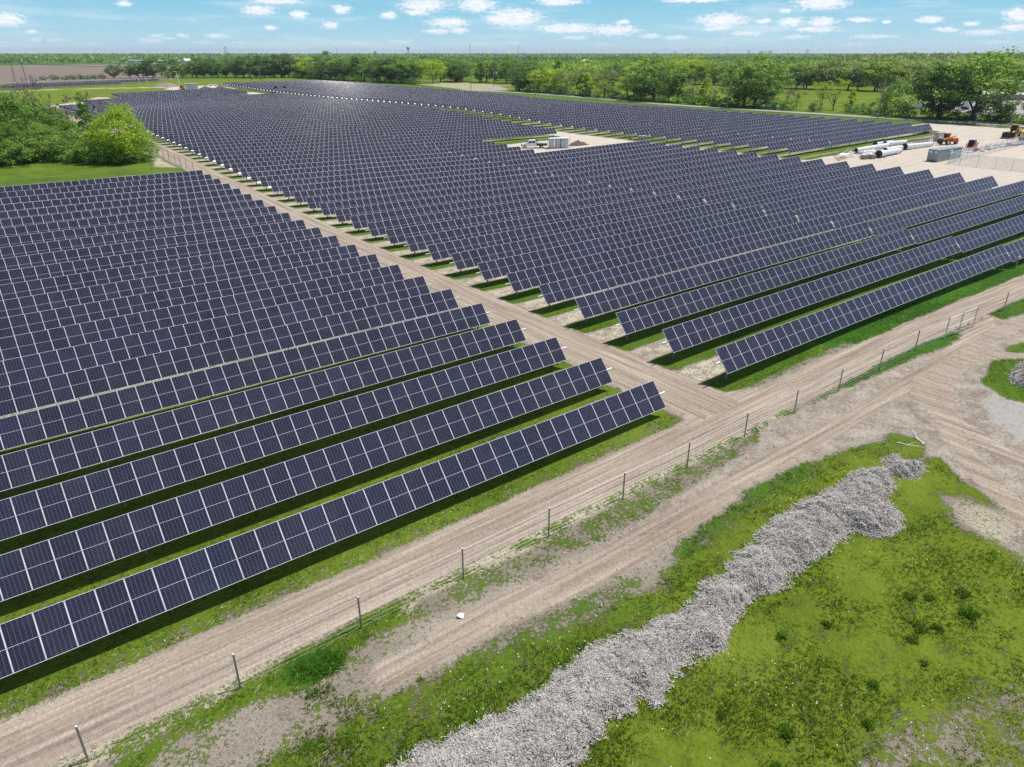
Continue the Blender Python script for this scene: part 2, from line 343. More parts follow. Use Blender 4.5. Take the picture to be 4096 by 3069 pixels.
# ------------------------------------------------------------------ ground
def sd_poly(x, y, P):
    """signed distance to polygon, negative inside (numpy)"""
    P = np.array(P, float); d = np.full(x.shape, 1e9); ins = np.zeros(x.shape, bool); n = len(P)
    for i in range(n):
        a = P[i]; b = P[(i+1) % n]; e = b-a; wx = x-a[0]; wy = y-a[1]
        t = np.clip((wx*e[0]+wy*e[1])/(e@e+1e-9), 0, 1); d = np.minimum(d, (wx-e[0]*t)**2+(wy-e[1]*t)**2)
        c = ((a[1] > y) != (b[1] > y))
        with np.errstate(divide='ignore', invalid='ignore'): xi = a[0]+(y-a[1])*(e[0])/(e[1] if abs(e[1]) > 1e-9 else 1e-9)
        ins ^= c & (x < xi)
    d = np.sqrt(d); return np.where(ins, -d, d)
def sd_line(x, y, P):
    d = np.full(x.shape, 1e9)
    for a, b in zip(P[:-1], P[1:]):
        ex, ey = b[0]-a[0], b[1]-a[1]; wx = x-a[0]; wy = y-a[1]; t = np.clip((wx*ex+wy*ey)/(ex*ex+ey*ey), 0, 1)
        d = np.minimum(d, (wx-ex*t)**2+(wy-ey*t)**2)
    return np.sqrt(d)
def ss(x, a, b): t = np.clip((x-a)/(b-a), 0, 1); return t*t*(3-2*t)
def vnoise(x, y, s, seed=0):
    """smooth value noise 0..1"""
    r = np.random.default_rng(seed).random((256, 256)); u = x/s; v = y/s; i = np.floor(u).astype(int); j = np.floor(v).astype(int); a = u-i; b = v-j
    a = a*a*(3-2*a); b = b*b*(3-2*b); i &= 255; j &= 255; i1 = (i+1) & 255; j1 = (j+1) & 255
    return (r[i, j]*(1-a)+r[i1, j]*a)*(1-b)+(r[i, j1]*(1-a)+r[i1, j1]*a)*b
def fbm(x, y, s, seed=0): return vnoise(x, y, s, seed)*.55+vnoise(x, y, s*.47, seed+1)*.28+vnoise(x, y, s*.21, seed+2)*.17
PZ = {'lawn': [(4, 2), (4, 14.6), (11.8, 14.3), (17.6, 14.2), (22.9, 14.8), (29.5, 15.3), (33, 15.0), (36.1, 15.7), (39.1, 15.4), (41.9, 15.3), (43.2, 14.7), (41.7, 12.7), (41.1, 10.7), (40.8, 8.8), (38, 2), (24.3, -2)],
 'lawn_bare1': [(39.2, 12.6), (40.1, 11.3), (40.3, 9.7), (39.5, 8.3), (36.3, 7.2), (36.8, 9.0), (37.2, 11.2)], 'lawn_bare2': [(19.3, 6.6), (21.3, 6.9), (23.6, 6.7), (26.1, 6.1), (27.8, 5.3), (29.5, 4.6), (26, 1), (18, 2)],
 'north': [(-2, 15), (7.2, 15.3), (10.0, 15.2), (14.5, 15.2), (18.3, 15.2), (23.4, 15.2), (28.3, 15.8), (32.4, 16), (40.0, 15.8), (43.2, 15.8), (44.6, 16.5), (44.1, 18.0), (38.6, 18.8), (32.3, 19.6), (28.5, 19.8), (25.5, 18.5), (21.6, 17.5), (19.4, 18.0), (16.2, 18.6), (12.7, 18.9), (8.6, 19.4), (4.8, 19.6), (2.8, 19.2), (-3, 19)],
 'north2': [(20, 15.5), (26, 16), (38, 16.5), (42, 15.5), (44, 16), (42, 18), (34, 18.3), (24, 17.6)],
 'tall': [(24.0, 18.7), (27.2, 20.3), (30.3, 20.7), (33.4, 20.1), (36.6, 19.4), (36.1, 18.5), (33.0, 18.5), (29.3, 18.6), (24.9, 18.0)], 'fenceg1': [(-1.8, 22.7), (2.0, 23.2), (5.7, 23.9), (9.0, 24.2), (11.1, 24.1), (11.0, 23.0), (7.8, 22.4), (5.6, 22.0), (4.3, 22.7), (0.7, 22.8), (-0.5, 21.8)],
 'clover': [(5.2, 22.9), (5.9, 23.9), (7.4, 23.5), (8.0, 22.5), (7.6, 21.9), (6.2, 22.0)], 'clover2': [(5.8, 21.8), (6.6, 21.6), (6.7, 21.1), (5.9, 21.3)],
 'fenceg2': [(12.1, 23.4), (17.3, 23.3), (24.0, 23.5), (31.0, 23.6), (37.6, 23.6), (36.8, 22.7), (29.5, 22.0), (25.4, 21.7), (20.5, 21.9), (13.8, 22.4), (11.5, 22.7)], 'midg': [(12.1, 19.7), (17.2, 19.7), (20.5, 19.2), (21.3, 17.8), (18.1, 17.5), (13.6, 18.5)],
 'rg1': [(56.1, 17.5), (60.8, 19.1), (64.5, 19.3), (66.6, 19.0), (67.1, 18.5), (55.4, 14.2), (54.8, 15.7)], 'rg2': [(41.4, 24.0), (42.4, 23.2), (41.3, 22.4), (40.8, 23.2)], 'rg3': [(47.7, 24.0), (54.3, 24.3), (60.5, 24.1), (63.6, 23.9), (65.5, 23.2), (64.4, 22.2), (57.9, 22.9), (51.5, 23.2), (48.3, 23.2)],
 'gravel': [(53.3, 16.6), (54.7, 16.5), (56, 14.5), (54.7, 12), (49.86, 11.2), (48.9, 12.6), (50.3, 15.3)], 'rg5': [(71.7, 22.6), (72.3, 23.9), (90, 24.3), (90, 22.4), (76, 22)]}
TRK = {'A': [(12, 21), (20.6, 20.4), (28.3, 20.6), (36.3, 20.9), (42.6, 20.7), (50.4, 21.0), (59.9, 21.6), (66, 22.4), (73, 24.6), (85, 25.4)], 'B': [(36, 4), (40.4, 8.7), (42.7, 11.9), (45.8, 14.9), (48.8, 17.0), (54.4, 20.0), (61.1, 21.3), (67.6, 21.5), (76, 20.6)], 'C': [(44, 6), (46, 11), (48, 15.5), (50, 19), (53, 20.8), (58, 21.0), (62, 19.5), (68, 14)], 'D': [(9, 20.6), (15, 20.5), (22, 19.7), (30, 20.3)], 'E': [(38.2, 26.5), (36.5, 31), (37.5, 40)], 'F': [(38.0, 36), (39.6, 29.5), (43, 26.6), (52, 25.8)]}
def cover_maps(x, y):
    n1 = fbm(x, y, 3.0, 11); n2 = fbm(x, y, 9.0, 21); n3 = fbm(x, y, 1.1, 31); n0 = fbm(x, y, 40, 41)
    wob = (n1-.5)*1.2+(n3-.5)*.5
    Z = np.zeros_like(x); grass = Z+.5; straw = Z+.0; ew = Z.copy(); ns = Z.copy(); sand = Z.copy(); lush = Z+.4; plow = Z.copy(); pale = Z.copy()
    def inside(P, w=.5): return 1-ss(sd_poly(x, y, PZ[P] if isinstance(P, str) else P)+wob*.7, -w, w)
    # solar field: grass strips below the rows, worn straw-coloured strips between
    ph = ((y-29.8)/PITCH_Y) % 1.0; ph = np.where(ph > .5, ph-1, ph)*PITCH_Y   # distance from the tube line
    strip = 1-ss(np.abs(ph+.25)+wob*.35, .9, 1.7)
    field = 1-ss(sd_poly(x, y, [(-80, 26.6), (260, 26.6), (260, 560), (-80, 560)])+wob*.6, -.6, .6)
    endfade = ss(x+wob*.8, XC0-2.0, XC0-1.2)*1.0
    leftfade = 1-ss(x+wob*.8, XL_END+.2, XL_END+1.0)
    g_field = np.where(x > 38, strip*endfade, np.maximum(strip*.8, .40+.3*(n2-.5))*leftfade)
    g_field = np.maximum(g_field, np.where(x > 38, (.30+.6*(n2-.35))*ss(x, 47, 56), 0))
    far_g = ss(y, 150, 230); g_field = np.maximum(g_field, .45*far_g*endfade)
    near_left = (x < XL_END)*ss(-y, -60, -30); g_field -= near_left*.18*(1-strip)
    straw_f = np.where(x > 38, .55, .75)*(1-strip*.6)
    grass = np.where(field > 0, grass*(1-field)+g_field*field, grass); straw = straw_f*field
    lush = np.where(x > 38, .55, .42)*field+lush*(1-field)
    # strip south of the first rows, up to the perimeter road
    sedge = (1-ss(np.abs(y-28.1)+wob*.3, .35, 1.0))
    grass = np.where((y < 29.4) & (y > 26), np.maximum(grass, sedge*np.where(x < 36, .62, np.where(x > 56, 1.0, .45))*np.where((x > 35.3) & (x < 40.8), 0, 1)), grass)
    lush = np.where((y < 30) & (x > 54), .9, lush)
    # ---- outside the fence
    out = 1-ss(y+wob*.3, 23.2, 24.0)
    grass = grass*(1-out)+out*(.17+.45*(n2-.5)+.22*(n1-.5)); straw = straw*(1-out)+out*.25; lush = lush*(1-out)+out*.45
    mid = out*(1-ss(x, 26, 36))*ss(y, 15, 19); grass += mid*.20
    fl = (1-ss(np.abs(y-23.75)+wob*.25, .4, .9))*ss(-x, -46, -40); straw = np.maximum(straw, fl*.95); grass = np.where(fl > .3, np.maximum(grass, .42+.3*(n1-.5)), grass)
    fl2 = (1-ss(np.abs(y-23.3)+wob*.2, .2, .5))*ss(x, 40, 44)*(1-ss(x, 60, 68)); straw = np.maximum(straw, fl2*.9)
    for P, g, l in (('lawn', .80, .25), ('north', .70, .45), ('north2', .74, .3), ('midg', .52, .55), ('tall', .66, .6), ('fenceg1', .88, .5), ('clover', 1.0, 1.0), ('clover2', .9, .9), ('fenceg2', .50, .5), ('rg1', .95, .55), ('rg2', .8, .5), ('rg3', .78, .75), ('rg5', .95, .6)):
        q = inside(P, .45); grass = grass*(1-q)+g*q; lush = lush*(1-q)+l*q; straw = straw*(1-q*.7)
    for P, g in (('lawn_bare1', .36), ('lawn_bare2', .52)):
        q = inside(P, .7); grass = grass*(1-q)+g*q; straw = np.maximum(straw, q*.6)
    q = inside('gravel', .6); pale = np.maximum(pale, q); grass *= 1-q
    q = inside('lawn', 1.5); grass += q*(n2-.5)*.25
    # ---- dirt roads
    rew = (1-ss(np.abs(y-(25.85+.15*np.sin(x*.07)))-1.55-wob*.25, -.3, .35))*(x > -60)
    rns = (1-ss(np.abs(x-38.15)-2.35-wob*.3, -.35, .5))*ss(y, 24.5, 26)*(1-ss(y, 560, 575))
    fillet = np.maximum(inside([(33.5, 26.5), (35.2, 27.4), (36.2, 30.5), (38, 30.5), (38, 25), (33, 25)], .3), inside([(38, 31), (40.2, 31), (41.0, 28.5), (43.5, 27.2), (47, 26.8), (47, 25), (38, 25)], .3))
    rew = np.maximum(rew, fillet*.9)
    wfen = (1-ss(np.abs(x-37.0)+wob*.2, 3.8, 4.6))
    apron = inside([(38.5, 23.6), (63, 23.6), (72, 23), (72, 19.5), (80, 14), (66, 12.5), (62, 17), (58, 19.5), (54, 17.5), (51, 14), (44, 3), (40, 3), (42, 9), (45, 15), (44.6, 18.6), (38, 19.8), (30, 20.8), (26, 21.4), (30, 21.9), (36, 22.3)], .6)
    grass = np.where(apron > .2, grass*(1-apron)+apron*(.07+.35*(n2-.55)), grass); straw = straw*(1-apron)
    for P, g, l in (('rg1', .95, .55), ('rg3', .78, .75), ('rg5', .95, .6)):
        q = inside(P, .45); grass = grass*(1-q)+g*q; lush = lush*(1-q)+l*q
    for k in 'ABCDEF':
        d = sd_line(x, y, TRK[k]); q = (1-ss(d, .3, 1.3))
        if k in 'EF': ns = np.maximum(ns, q*.4)
        elif k == 'B' or k == 'C': ns = np.maximum(ns, q*.8*out); grass *= 1-.8*q*out
        else: ew = np.maximum(ew, q*.75); grass *= 1-.7*q*out
    road = np.maximum(rew, rns); grass *= 1-road; straw *= 1-road
    ew = np.maximum(ew, rew); ns = np.maximum(ns, rns)
    # ---- the clearing left of the cross road (grass), the woods floor
    clr = 1-ss(sd_poly(x, y, [(-60, 150.5), (34.8, 150.5), (35.6, 156), (35.8, 290), (-60, 290)])+wob, -.8, .8)
    grass = grass*(1-clr)+clr*(.9+.5*(n2-.5)); straw *= 1-clr; lush = lush*(1-clr)+clr*(.50+.3*(n1-.5))
    q = inside([(29, 185), (35.5, 200), (35.5, 160), (31, 163), (33, 175)], 1.0); grass = grass*(1-q)+q*.35; straw = np.maximum(straw, q*.8)
    q = inside([(21, 152), (27, 152), (27, 156), (22, 156)], .6); grass = grass*(1-q)+q*.4; straw = np.maximum(straw, q*.7)
    q = inside([(14, 225), (33, 225), (34, 262), (15, 262)], 2.0); grass = grass*(1-q)+q*.2; pale = np.maximum(pale, q*.8)
    # ---- equipment pad inside the field, the yard on the right
    pad = 1-ss(sd_poly(x, y, [(107.5, 131.5), (109, 162.5), (140.3, 163.5), (140.3, 175), (147.5, 178), (147.8, 98), (139.9, 94), (139.9, 132)])+wob, -.8, .8)
    ns2 = (1-ss(np.abs(x-143.6)+wob*.4, 3.2, 4.6))*ss(y, 40, 60)*(1-ss(y, 520, 530))
    yard = 1-ss(sd_poly(x, y, [(140.5, 30), (140.5, 97), (150, 92), (217, 92), (219, 112), (242, 112), (244, 76), (262, 40), (262, 20)])+wob*1.5, -1.2, 1.2)
    sand = np.maximum(sand, np.maximum(pad*.8, np.maximum(ns2*.85, yard))); k = sand > .05
    strip97 = (1-ss(np.abs(y-96.6)+wob*.5, .9, 2.0))*(x > 147.5)*(x < 219)
    grass = np.where(k, grass*(1-np.clip(sand, 0, 1)), grass); grass = np.maximum(grass, strip97*.95); sand *= 1-strip97; lush = np.where(strip97 > .4, .5, lush)
    q = inside([(110, 159), (138, 160), (138, 163.5), (109, 163)], .8); grass = np.maximum(grass, q*.9)
    ew = np.maximum(ew, yard*.35*(1-strip97)); straw *= 1-sand
    # ---- right verge, meadows, fields
    verge = ss(x, 216, 219)*(1-ss(x, 240, 300))*(y > 112); grass = np.where(verge > .3, .85+.3*(n2-.5), grass); sand = np.where(verge > .3, sand*(1-verge), sand)
    beyond = ss(x, 262, 266)*(y > 40) ; grass = grass*(1-beyond)+beyond*(.93+.2*(n0-.5)); straw *= 1-beyond; sand *= 1-beyond; lush = lush*(1-beyond)+beyond*.36
    q = 1-ss(sd_poly(x, y, [(283, 95), (330, 92), (420, 110), (420, 150), (350, 160), (300, 140)])+wob*2, -2, 2); pale = np.maximum(pale, q*.9); grass *= 1-q
    far = ss(y, 524, 532)*(x < 262) + ss(x, 60, 30)*0
    west = (1-ss(y, 520, 524))*0
    grass = grass*(1-far)+far*(.85+.3*(n2-.5)); straw *= 1-far; lush = lush*(1-far)+far*(.22+.2*(n0-.5)); sand *= 1-far
    q = inside([(30, 392), (30, 640), (72, 600), (100, 560), (160, 540), (160, 524), (148, 524), (147, 450), (110, 450), (56, 436), (40, 400)], 2); grass = grass*(1-q)+q*.9; lush = lush*(1-q)+.25*q; sand *= 1-q*.9
    for P in ([(20, 585), (80, 575), (130, 538), (150, 533), (150, 527), (128, 530), (80, 566), (20, 576)], [(60, 455), (70, 478), (75, 470), (70, 440), (40, 415), (30, 415)], [(118, 490), (150, 486), (152, 540), (128, 545), (114, 520)]):
        q = inside(P, 1.5); sand = np.maximum(sand, q*.9); grass *= 1-q
    q = inside([(240, 352), (262, 352), (300, 420), (300, 470), (262, 470), (250, 420)], 3); grass = grass*(1-q)+q*.45; straw = np.maximum(straw, q*.9); lush = lush*(1-q)+q*.1
    # far plain
    D = np.hypot(x, y); az = np.arctan2(x, np.maximum(y, 1))
    farp = ss(D, 690, 760)*(x < 700); pf = farp*(1-ss(az, .225, .24))*(1-ss(D, 1500, 1700)); 
    farw = ss(D, 560, 800)*(1-pf)*(y > 40); grass = grass*(1-farw)+farw*(.92); lush = lush*(1-farw)+farw*(.62+.5*(n0-.5)); sand *= 1-farw; straw *= 1-farw
    plow = pf; grass *= 1-pf
    return [np.clip(a, 0, 1) for a in (grass, straw, ew, ns, sand, lush, plow, pale)]
def lines(segs):
    o = [segs[0][0]]
    for a, b, st in segs:
        n = max(1, round((b-a)/st)); o += [a+(b-a)*(k+1)/n for k in range(n)]
    return np.array(o)
def geo(a, b, r, s0):
    o = []; s = s0; x = a
    while x < b: s *= r; x += s; o.append(x)
    return np.array(o)
gx = np.concatenate([-geo(20, 2500, 1.35, 3)[::-1], lines([(-20, -6, 1.0), (-6, 62, .33), (62, 100, .6), (100, 270, 1.6)]), geo(270, 14000, 1.13, 2.5)])
gy = np.concatenate([-geo(2, 400, 1.4, 2)[::-1], lines([(-2, 6, .6), (6, 32, .3), (32, 60, .5), (60, 130, .8), (130, 200, 1.2), (200, 530, 2.4)]), geo(530, 14000, 1.13, 4)])
GXm, GYm = np.meshgrid(gx, gy); xs = GXm.ravel(); ys = GYm.ravel()
CM = cover_maps(xs, ys)
bumps = (fbm(xs, ys, 1.3, 77)-.5)*.10+(fbm(xs, ys, 5, 78)-.5)*.16
amp = np.where((ys < 24.2) & (ys > 3), 1.0, .35)*(1-.7*np.maximum(CM[2], CM[3])); amp *= (np.hypot(xs, ys) < 300)
zs = hz(xs, ys)+bumps*amp*(1-.0)
rutd = 0
for k in 'ABCD': rutd = rutd - .05*np.exp(-((sd_line(xs, ys, TRK[k])-.95)/.22)**2)
zs = zs+rutd
nxg, nyg = len(gx), len(gy)
ii, jj = np.meshgrid(np.arange(nxg-1), np.arange(nyg-1)); i0 = (jj*nxg+ii).ravel()
QF = np.stack([i0, i0+1, i0+1+nxg, i0+nxg], 1)
fx = (xs[QF[:, 0]]+xs[QF[:, 2]])/2; fy = (ys[QF[:, 0]]+ys[QF[:, 2]])/2
def fmean(a): return a[QF].mean(1)
road_f = np.maximum(fmean(CM[2])*((fy > 23.9) & (fy < 28.5)), fmean(CM[3])*((fx > 34) & (fx < 42.5) & (fy > 24))) > .5
yard_f = (fmean(CM[4]) > .5) & (fx > 100) & (fy < 530)
plow_f = fmean(CM[6]) > .5
gid = np.where(plow_f, 3, np.where(road_f, 1, np.where(yard_f, 2, 0)))
def ground_material():
    m = bpy.data.materials.new('ground_surface'); m.use_nodes = True; t = NT(m.node_tree); b = t.n['Principled BSDF']
    A = t.new('ShaderNodeAttribute', attribute_name='cover_a'); a0, a1, a2 = t.sep(A.outputs['Color']); a3 = A.outputs['Alpha']
    B = t.new('ShaderNodeAttribute', attribute_name='cover_b'); b0, b1, b2 = t.sep(B.outputs['Color']); b3 = B.outputs['Alpha']
    grass, straw, ew, ns, sand, lush, plow, pale = a0, a1, a2, a3, b0, b1, b2, b3
    P = t.new('ShaderNodeNewGeometry').outputs['Position']; x, y, z = t.sep(P)
    N = lambda s, d=4, r=.6: t.noise(P, s, d, r)
    big, med, fine, grit = N(.11, 4), N(.9, 5, .65), N(5.5, 5, .7), N(28, 3, .7)
    # bare earth
    dirt = t.ramp(t.m('MULTIPLY_ADD', fine, .5, t.m('MULTIPLY', med, .5)), [(.32, (.15, .12, .095)), (.46, (.26, .215, .172)), (.56, (.37, .32, .26)), (.70, (.52, .46, .38))])
    # compacted road: pinkish tan with streaks along the direction of travel
    sx = t.noise(t.comb(t.m('MULTIPLY', x, .10), t.m('MULTIPLY', y, 3.2), z), 1.0, 5, .62)
    sy = t.noise(t.comb(t.m('MULTIPLY', x, 3.2), t.m('MULTIPLY', y, .10), z), 1.0, 5, .62)
    nsw = t.m('GREATER_THAN', ns, ew); streak = t.new('ShaderNodeMix', data_type='FLOAT'); t.put(streak.inputs[0], nsw); t.put(streak.inputs[2], sx); t.put(streak.inputs[3], sy); streak = streak.outputs[0]
    rmask = t.m('MAXIMUM', ew, ns)
    along = t.new('ShaderNodeMix', data_type='FLOAT'); t.put(along.inputs[0], nsw); t.put(along.inputs[2], x); t.put(along.inputs[3], y); along = along.outputs[0]
    lug = t.m('SINE', t.m('MULTIPLY_ADD', t.m('ADD', along, t.m('MULTIPLY', t.m('ABSOLUTE', t.m('SUBTRACT', t.m('FRACT', t.m('MULTIPLY', t.m('SUBTRACT', t.m('ADD', x, y), along), 1.9)), .5)), .35)), 27.0, t.m('MULTIPLY', med, 7)))
    lug = t.m('MULTIPLY', lug, t.step(streak, .50, .62))
    rc = t.ramp(t.m('ADD', t.m('MULTIPLY', streak, .7), t.m('MULTIPLY', fine, .3)), [(.34, (.19, .145, .11)), (.45, (.30, .235, .178)), (.54, (.40, .325, .25)), (.66, (.54, .455, .36))])
    rc = t.mix(t.m('MULTIPLY', t.m('MULTIPLY_ADD', lug, .5, .5), .16), rc, (.20, .155, .125))
    strawc = t.ramp(t.m('MULTIPLY_ADD', fine, .6, t.m('MULTIPLY', grit, .4)), [(.3, (.30, .25, .17)), (.5, (.50, .44, .31)), (.72, (.66, .60, .45))])
    sandc = t.ramp(t.m('ADD', t.m('MULTIPLY', med, .5), t.m('MULTIPLY', streak, .5)), [(.3, (.36, .30, .24)), (.5, (.53, .46, .38)), (.72, (.66, .60, .52))])
    gravc = t.ramp(grit, [(.3, (.20, .18, .165)), (.5, (.36, .34, .31)), (.68, (.55, .53, .50))])
    plc = t.ramp(t.m('MULTIPLY_ADD', sy, .35, t.m('MULTIPLY', big, .65)), [(.3, (.150, .112, .088)), (.5, (.205, .158, .128)), (.75, (.265, .215, .178))])
    # grass: yellow-green to deep green
    tone = t.m('ADD', t.m('MULTIPLY', big, .35), t.m('ADD', t.m('MULTIPLY', med, .35), t.m('MULTIPLY', fine, .3)))
    gl = t.ramp(tone, [(.30, (.060, .095, .008)), (.45, (.112, .160, .012)), (.56, (.165, .215, .020)), (.72, (.25, .27, .05))])
    gd = t.ramp(tone, [(.30, (.012, .042, .004)), (.45, (.030, .092, .008)), (.58, (.058, .150, .014)), (.75, (.11, .21, .03))])
    gc = t.mix(t.step(t.m('ADD', lush, t.m('MULTIPLY', t.m('SUBTRACT', med, .5), .5)), .25, .8), gl, gd)
    nz = t.m('ADD', t.m('MULTIPLY', t.m('SUBTRACT', fine, .5), 1.5), t.m('ADD', t.m('MULTIPLY', t.m('SUBTRACT', med, .5), 1.1), t.m('MULTIPLY', t.m('SUBTRACT', grit, .5), .7)))
    def th(mask, a=.42, w=.16): return t.step(t.m('ADD', mask, nz), a, a+w)
    c = t.mix(th(straw, .45, .3), dirt, strawc)
    c = t.mix(th(sand, .35, .3), c, sandc)
    c = t.mix(t.m('MULTIPLY', t.step(t.m('ADD', rmask, t.m('MULTIPLY', nz, .35)), .3, .6), .92), c, rc)
    c = t.mix(t.m('MULTIPLY', th(pale, .55, .4), .8), c, gravc)
    c = t.mix(plow, c, plc)
    gf = th(grass, .44, .14); c = t.mix(gf, c, gc)
    peb = t.new('ShaderNodeTexVoronoi'); t.put(peb.inputs['Vector'], P); peb.inputs['Scale'].default_value = 9
    pm = t.m('MULTIPLY', t.m('LESS_THAN', peb.outputs['Distance'], .17), t.m('SUBTRACT', 1.0, t.m('MAXIMUM', gf, plow)))
    c = t.mix(t.m('MULTIPLY', pm, .6), c, t.mix(t.sep(peb.outputs['Color'])[0], (.16, .135, .12), (.62, .57, .52)))
    t.put(b.inputs['Base Color'], c); b.inputs['Roughness'].default_value = .95; b.inputs['Specular IOR Level'].default_value = .1
    hgt = t.m('ADD', t.m('ADD', t.m('MULTIPLY', fine, .07), t.m('MULTIPLY', grit, .030)), t.m('ADD', t.m('MULTIPLY', t.m('MULTIPLY', lug, rmask), .010), t.m('MULTIPLY', t.m('MULTIPLY', streak, rmask), .16)))
    hgt = t.m('ADD', hgt, t.m('MULTIPLY', t.m('MULTIPLY', gf, fine), .10))
    bp = t.new('ShaderNodeBump'); bp.inputs['Strength'].default_value = .75; bp.inputs['Distance'].default_value = 1.0
    t.put(bp.inputs['Height'], hgt); t.l.new(bp.outputs[0], b.inputs['Normal'])
    return m
ground_m = ground_material()
XYZ = np.stack([xs, ys, zs], 1)
for k, nm in enumerate(('ground', 'dirt_road', 'gravel_yard', 'plowed_field')):
    f = QF[gid == k]
    if not len(f): continue
    u, inv = np.unique(f, return_inverse=True)
    me = mesh_np(nm, XYZ[u], inv.reshape(f.shape), ground_m, smooth=True)
    for an, idx in (('cover_a', (0, 1, 2, 3)), ('cover_b', (4, 5, 6, 7))):
        at = me.color_attributes.new(an, 'FLOAT_COLOR', 'POINT'); at.data.foreach_set('color', np.stack([CM[q][u] for q in idx], 1).astype(np.float32).ravel())
    tag(place(nm, me), kind='structure')
# paved country road beyond the field (its centre line bends slightly) and the lane that joins it
def ribbon(name, pts, wd, m, dz=.03, kind='structure', sub=6):
    P = []
    for (a, b) in zip(pts[:-1], pts[1:]):
        L = math.dist(a, b); n = max(1, int(L/sub)); P += [(a[0]+(b[0]-a[0])*k/n, a[1]+(b[1]-a[1])*k/n) for k in range(n)]
    P.append(pts[-1]); V = []; F = []
    for i, p in enumerate(P):
        a = P[max(0, i-1)]; b = P[min(len(P)-1, i+1)]; L = math.dist(a, b); nx_, ny_ = -(b[1]-a[1])/L, (b[0]-a[0])/L
        for s in (-.5, 0, .5): V.append((p[0]+nx_*wd*s, p[1]+ny_*wd*s, H(p[0], p[1])+dz))
        if i: q = 3*i; F += [(q-3, q-2, q+1, q), (q-2, q-1, q+2, q+1)]
    return tag(place(name, mesh_np(name, V, F, m, smooth=True)), kind=kind)
asph = mat('weathered_asphalt', (.30, .29, .285), .9, 0, .18, .8)
ribbon('paved_road', [(262, 20), (256, 60), (252.5, 95), (250.5, 130), (252, 180), (254.5, 220), (259, 275), (254, 320), (248, 350), (238, 372)], 6.2, asph, .06)
ribbon('lane', [(250.5, 341), (262, 372), (276, 392), (300, 402)], 4.5, asph, .075)
ribbon('highway', [(366, 1350), (358, 2000), (345, 2900)], 12, mat('pale_concrete', (.55, .54, .52), .9), .5)
# ------------------------------------------------------------------ wood-chip windrows
def chip_material():
    m = bpy.data.materials.new('wood_chips'); m.use_nodes = True; t = NT(m.node_tree); b = t.n['Principled BSDF']
    a = t.new('ShaderNodeAttribute', attribute_name='tone').outputs['Fac']
    P = t.new('ShaderNodeNewGeometry').outputs['Position']
    c = t.ramp(t.m('MULTIPLY_ADD', t.noise(P, 1.1, 4), .45, t.m('MULTIPLY', a, .62)), [(.12, (.05, .040, .032)), (.34, (.22, .19, .165)), (.55, (.42, .385, .35)), (.85, (.62, .59, .55))])
    t.put(b.inputs['Base Color'], c); b.inputs['Roughness'].default_value = .9; b.inputs['Specular IOR Level'].default_value = .15
    return m
chip_m = chip_material()
def windrow(name, poly, height, nchips, label, seed):
    rg = np.random.default_rng(seed); P = np.array(poly); x0, y0 = P.min(0)-.3; x1, y1 = P.max(0)+.3; st = .12
    X, Y = np.meshgrid(np.arange(x0, x1, st), np.arange(y0, y1, st)); x = X.ravel(); y = Y.ravel()
    def surf(x, y):
        d = .02-sd_poly(x, y, poly)+(fbm(x, y, .9, seed)-.5)*.7+(vnoise(x, y, .25, seed+3)-.5)*.25
        e = np.clip(d/.95, 0, 1); lump = .55+.55*fbm(x, y, 2.3, seed+5)+.30*(vnoise(x, y, .45, seed+9)-.5)+.2*(vnoise(x, y, .2, seed+12)-.5)
        return hz(x, y)-.05+np.where(d > 0, (1-(1-e)**2.0)*height*lump+.04, -.3), d
    z, d = surf(x, y); nx_ = X.shape[1]; ny_ = X.shape[0]
    I, J = np.meshgrid(np.arange(nx_-1), np.arange(ny_-1)); q = (J*nx_+I).ravel(); F = np.stack([q, q+1, q+1+nx_, q+nx_], 1)
    F = F[(d[F] > 0).any(1)]; u, inv = np.unique(F, return_inverse=True)
    V = np.stack([x, y, z], 1)[u]; F = inv.reshape(F.shape)
    # chips, shreds and bark strips lying every way on the heap
    cx = rg.uniform(x0, x1, nchips*3); cy = rg.uniform(y0, y1, nchips*3); cz, dd = surf(cx, cy); k = dd > rg.uniform(-.5, 0, len(dd))**3*3-.05; cx, cy, cz = cx[k][:nchips], cy[k][:nchips], cz[k][:nchips]
    cz = np.maximum(cz, hz(cx, cy)+.02); n = len(cx)
    an = rg.uniform(0, PI, n); L = rg.gamma(3, .03, n)+.04; wd = rg.uniform(.010, .032, n); pit = rg.normal(0, .38, n); rol = rg.normal(0, .5, n)
    ax = np.stack([np.cos(an)*np.cos(pit), np.sin(an)*np.cos(pit), np.sin(pit)], 1); bx = np.stack([-np.sin(an)*np.cos(rol), np.cos(an)*np.cos(rol), np.sin(rol)], 1)
    C = np.stack([cx, cy, cz+rg.uniform(.01, .07, n)], 1); A = ax*L[:, None]/2; B = bx*wd[:, None]/2
    CV = np.stack([C-A-B, C+A-B, C+A+B, C-A+B], 1).reshape(-1, 3); CF = np.arange(4*n).reshape(n, 4)+len(V)
    me = mesh_np(name, np.concatenate([V, CV]), np.concatenate([F, CF]), chip_m)
    at = me.attributes.new('tone', 'FLOAT', 'FACE'); at.data.foreach_set('value', np.concatenate([np.full(len(F), .42), np.clip(rg.normal(.62, .26, n), 0, 1)]).astype(np.float32))
    return tag(place(name, me), label, 'mulch pile')
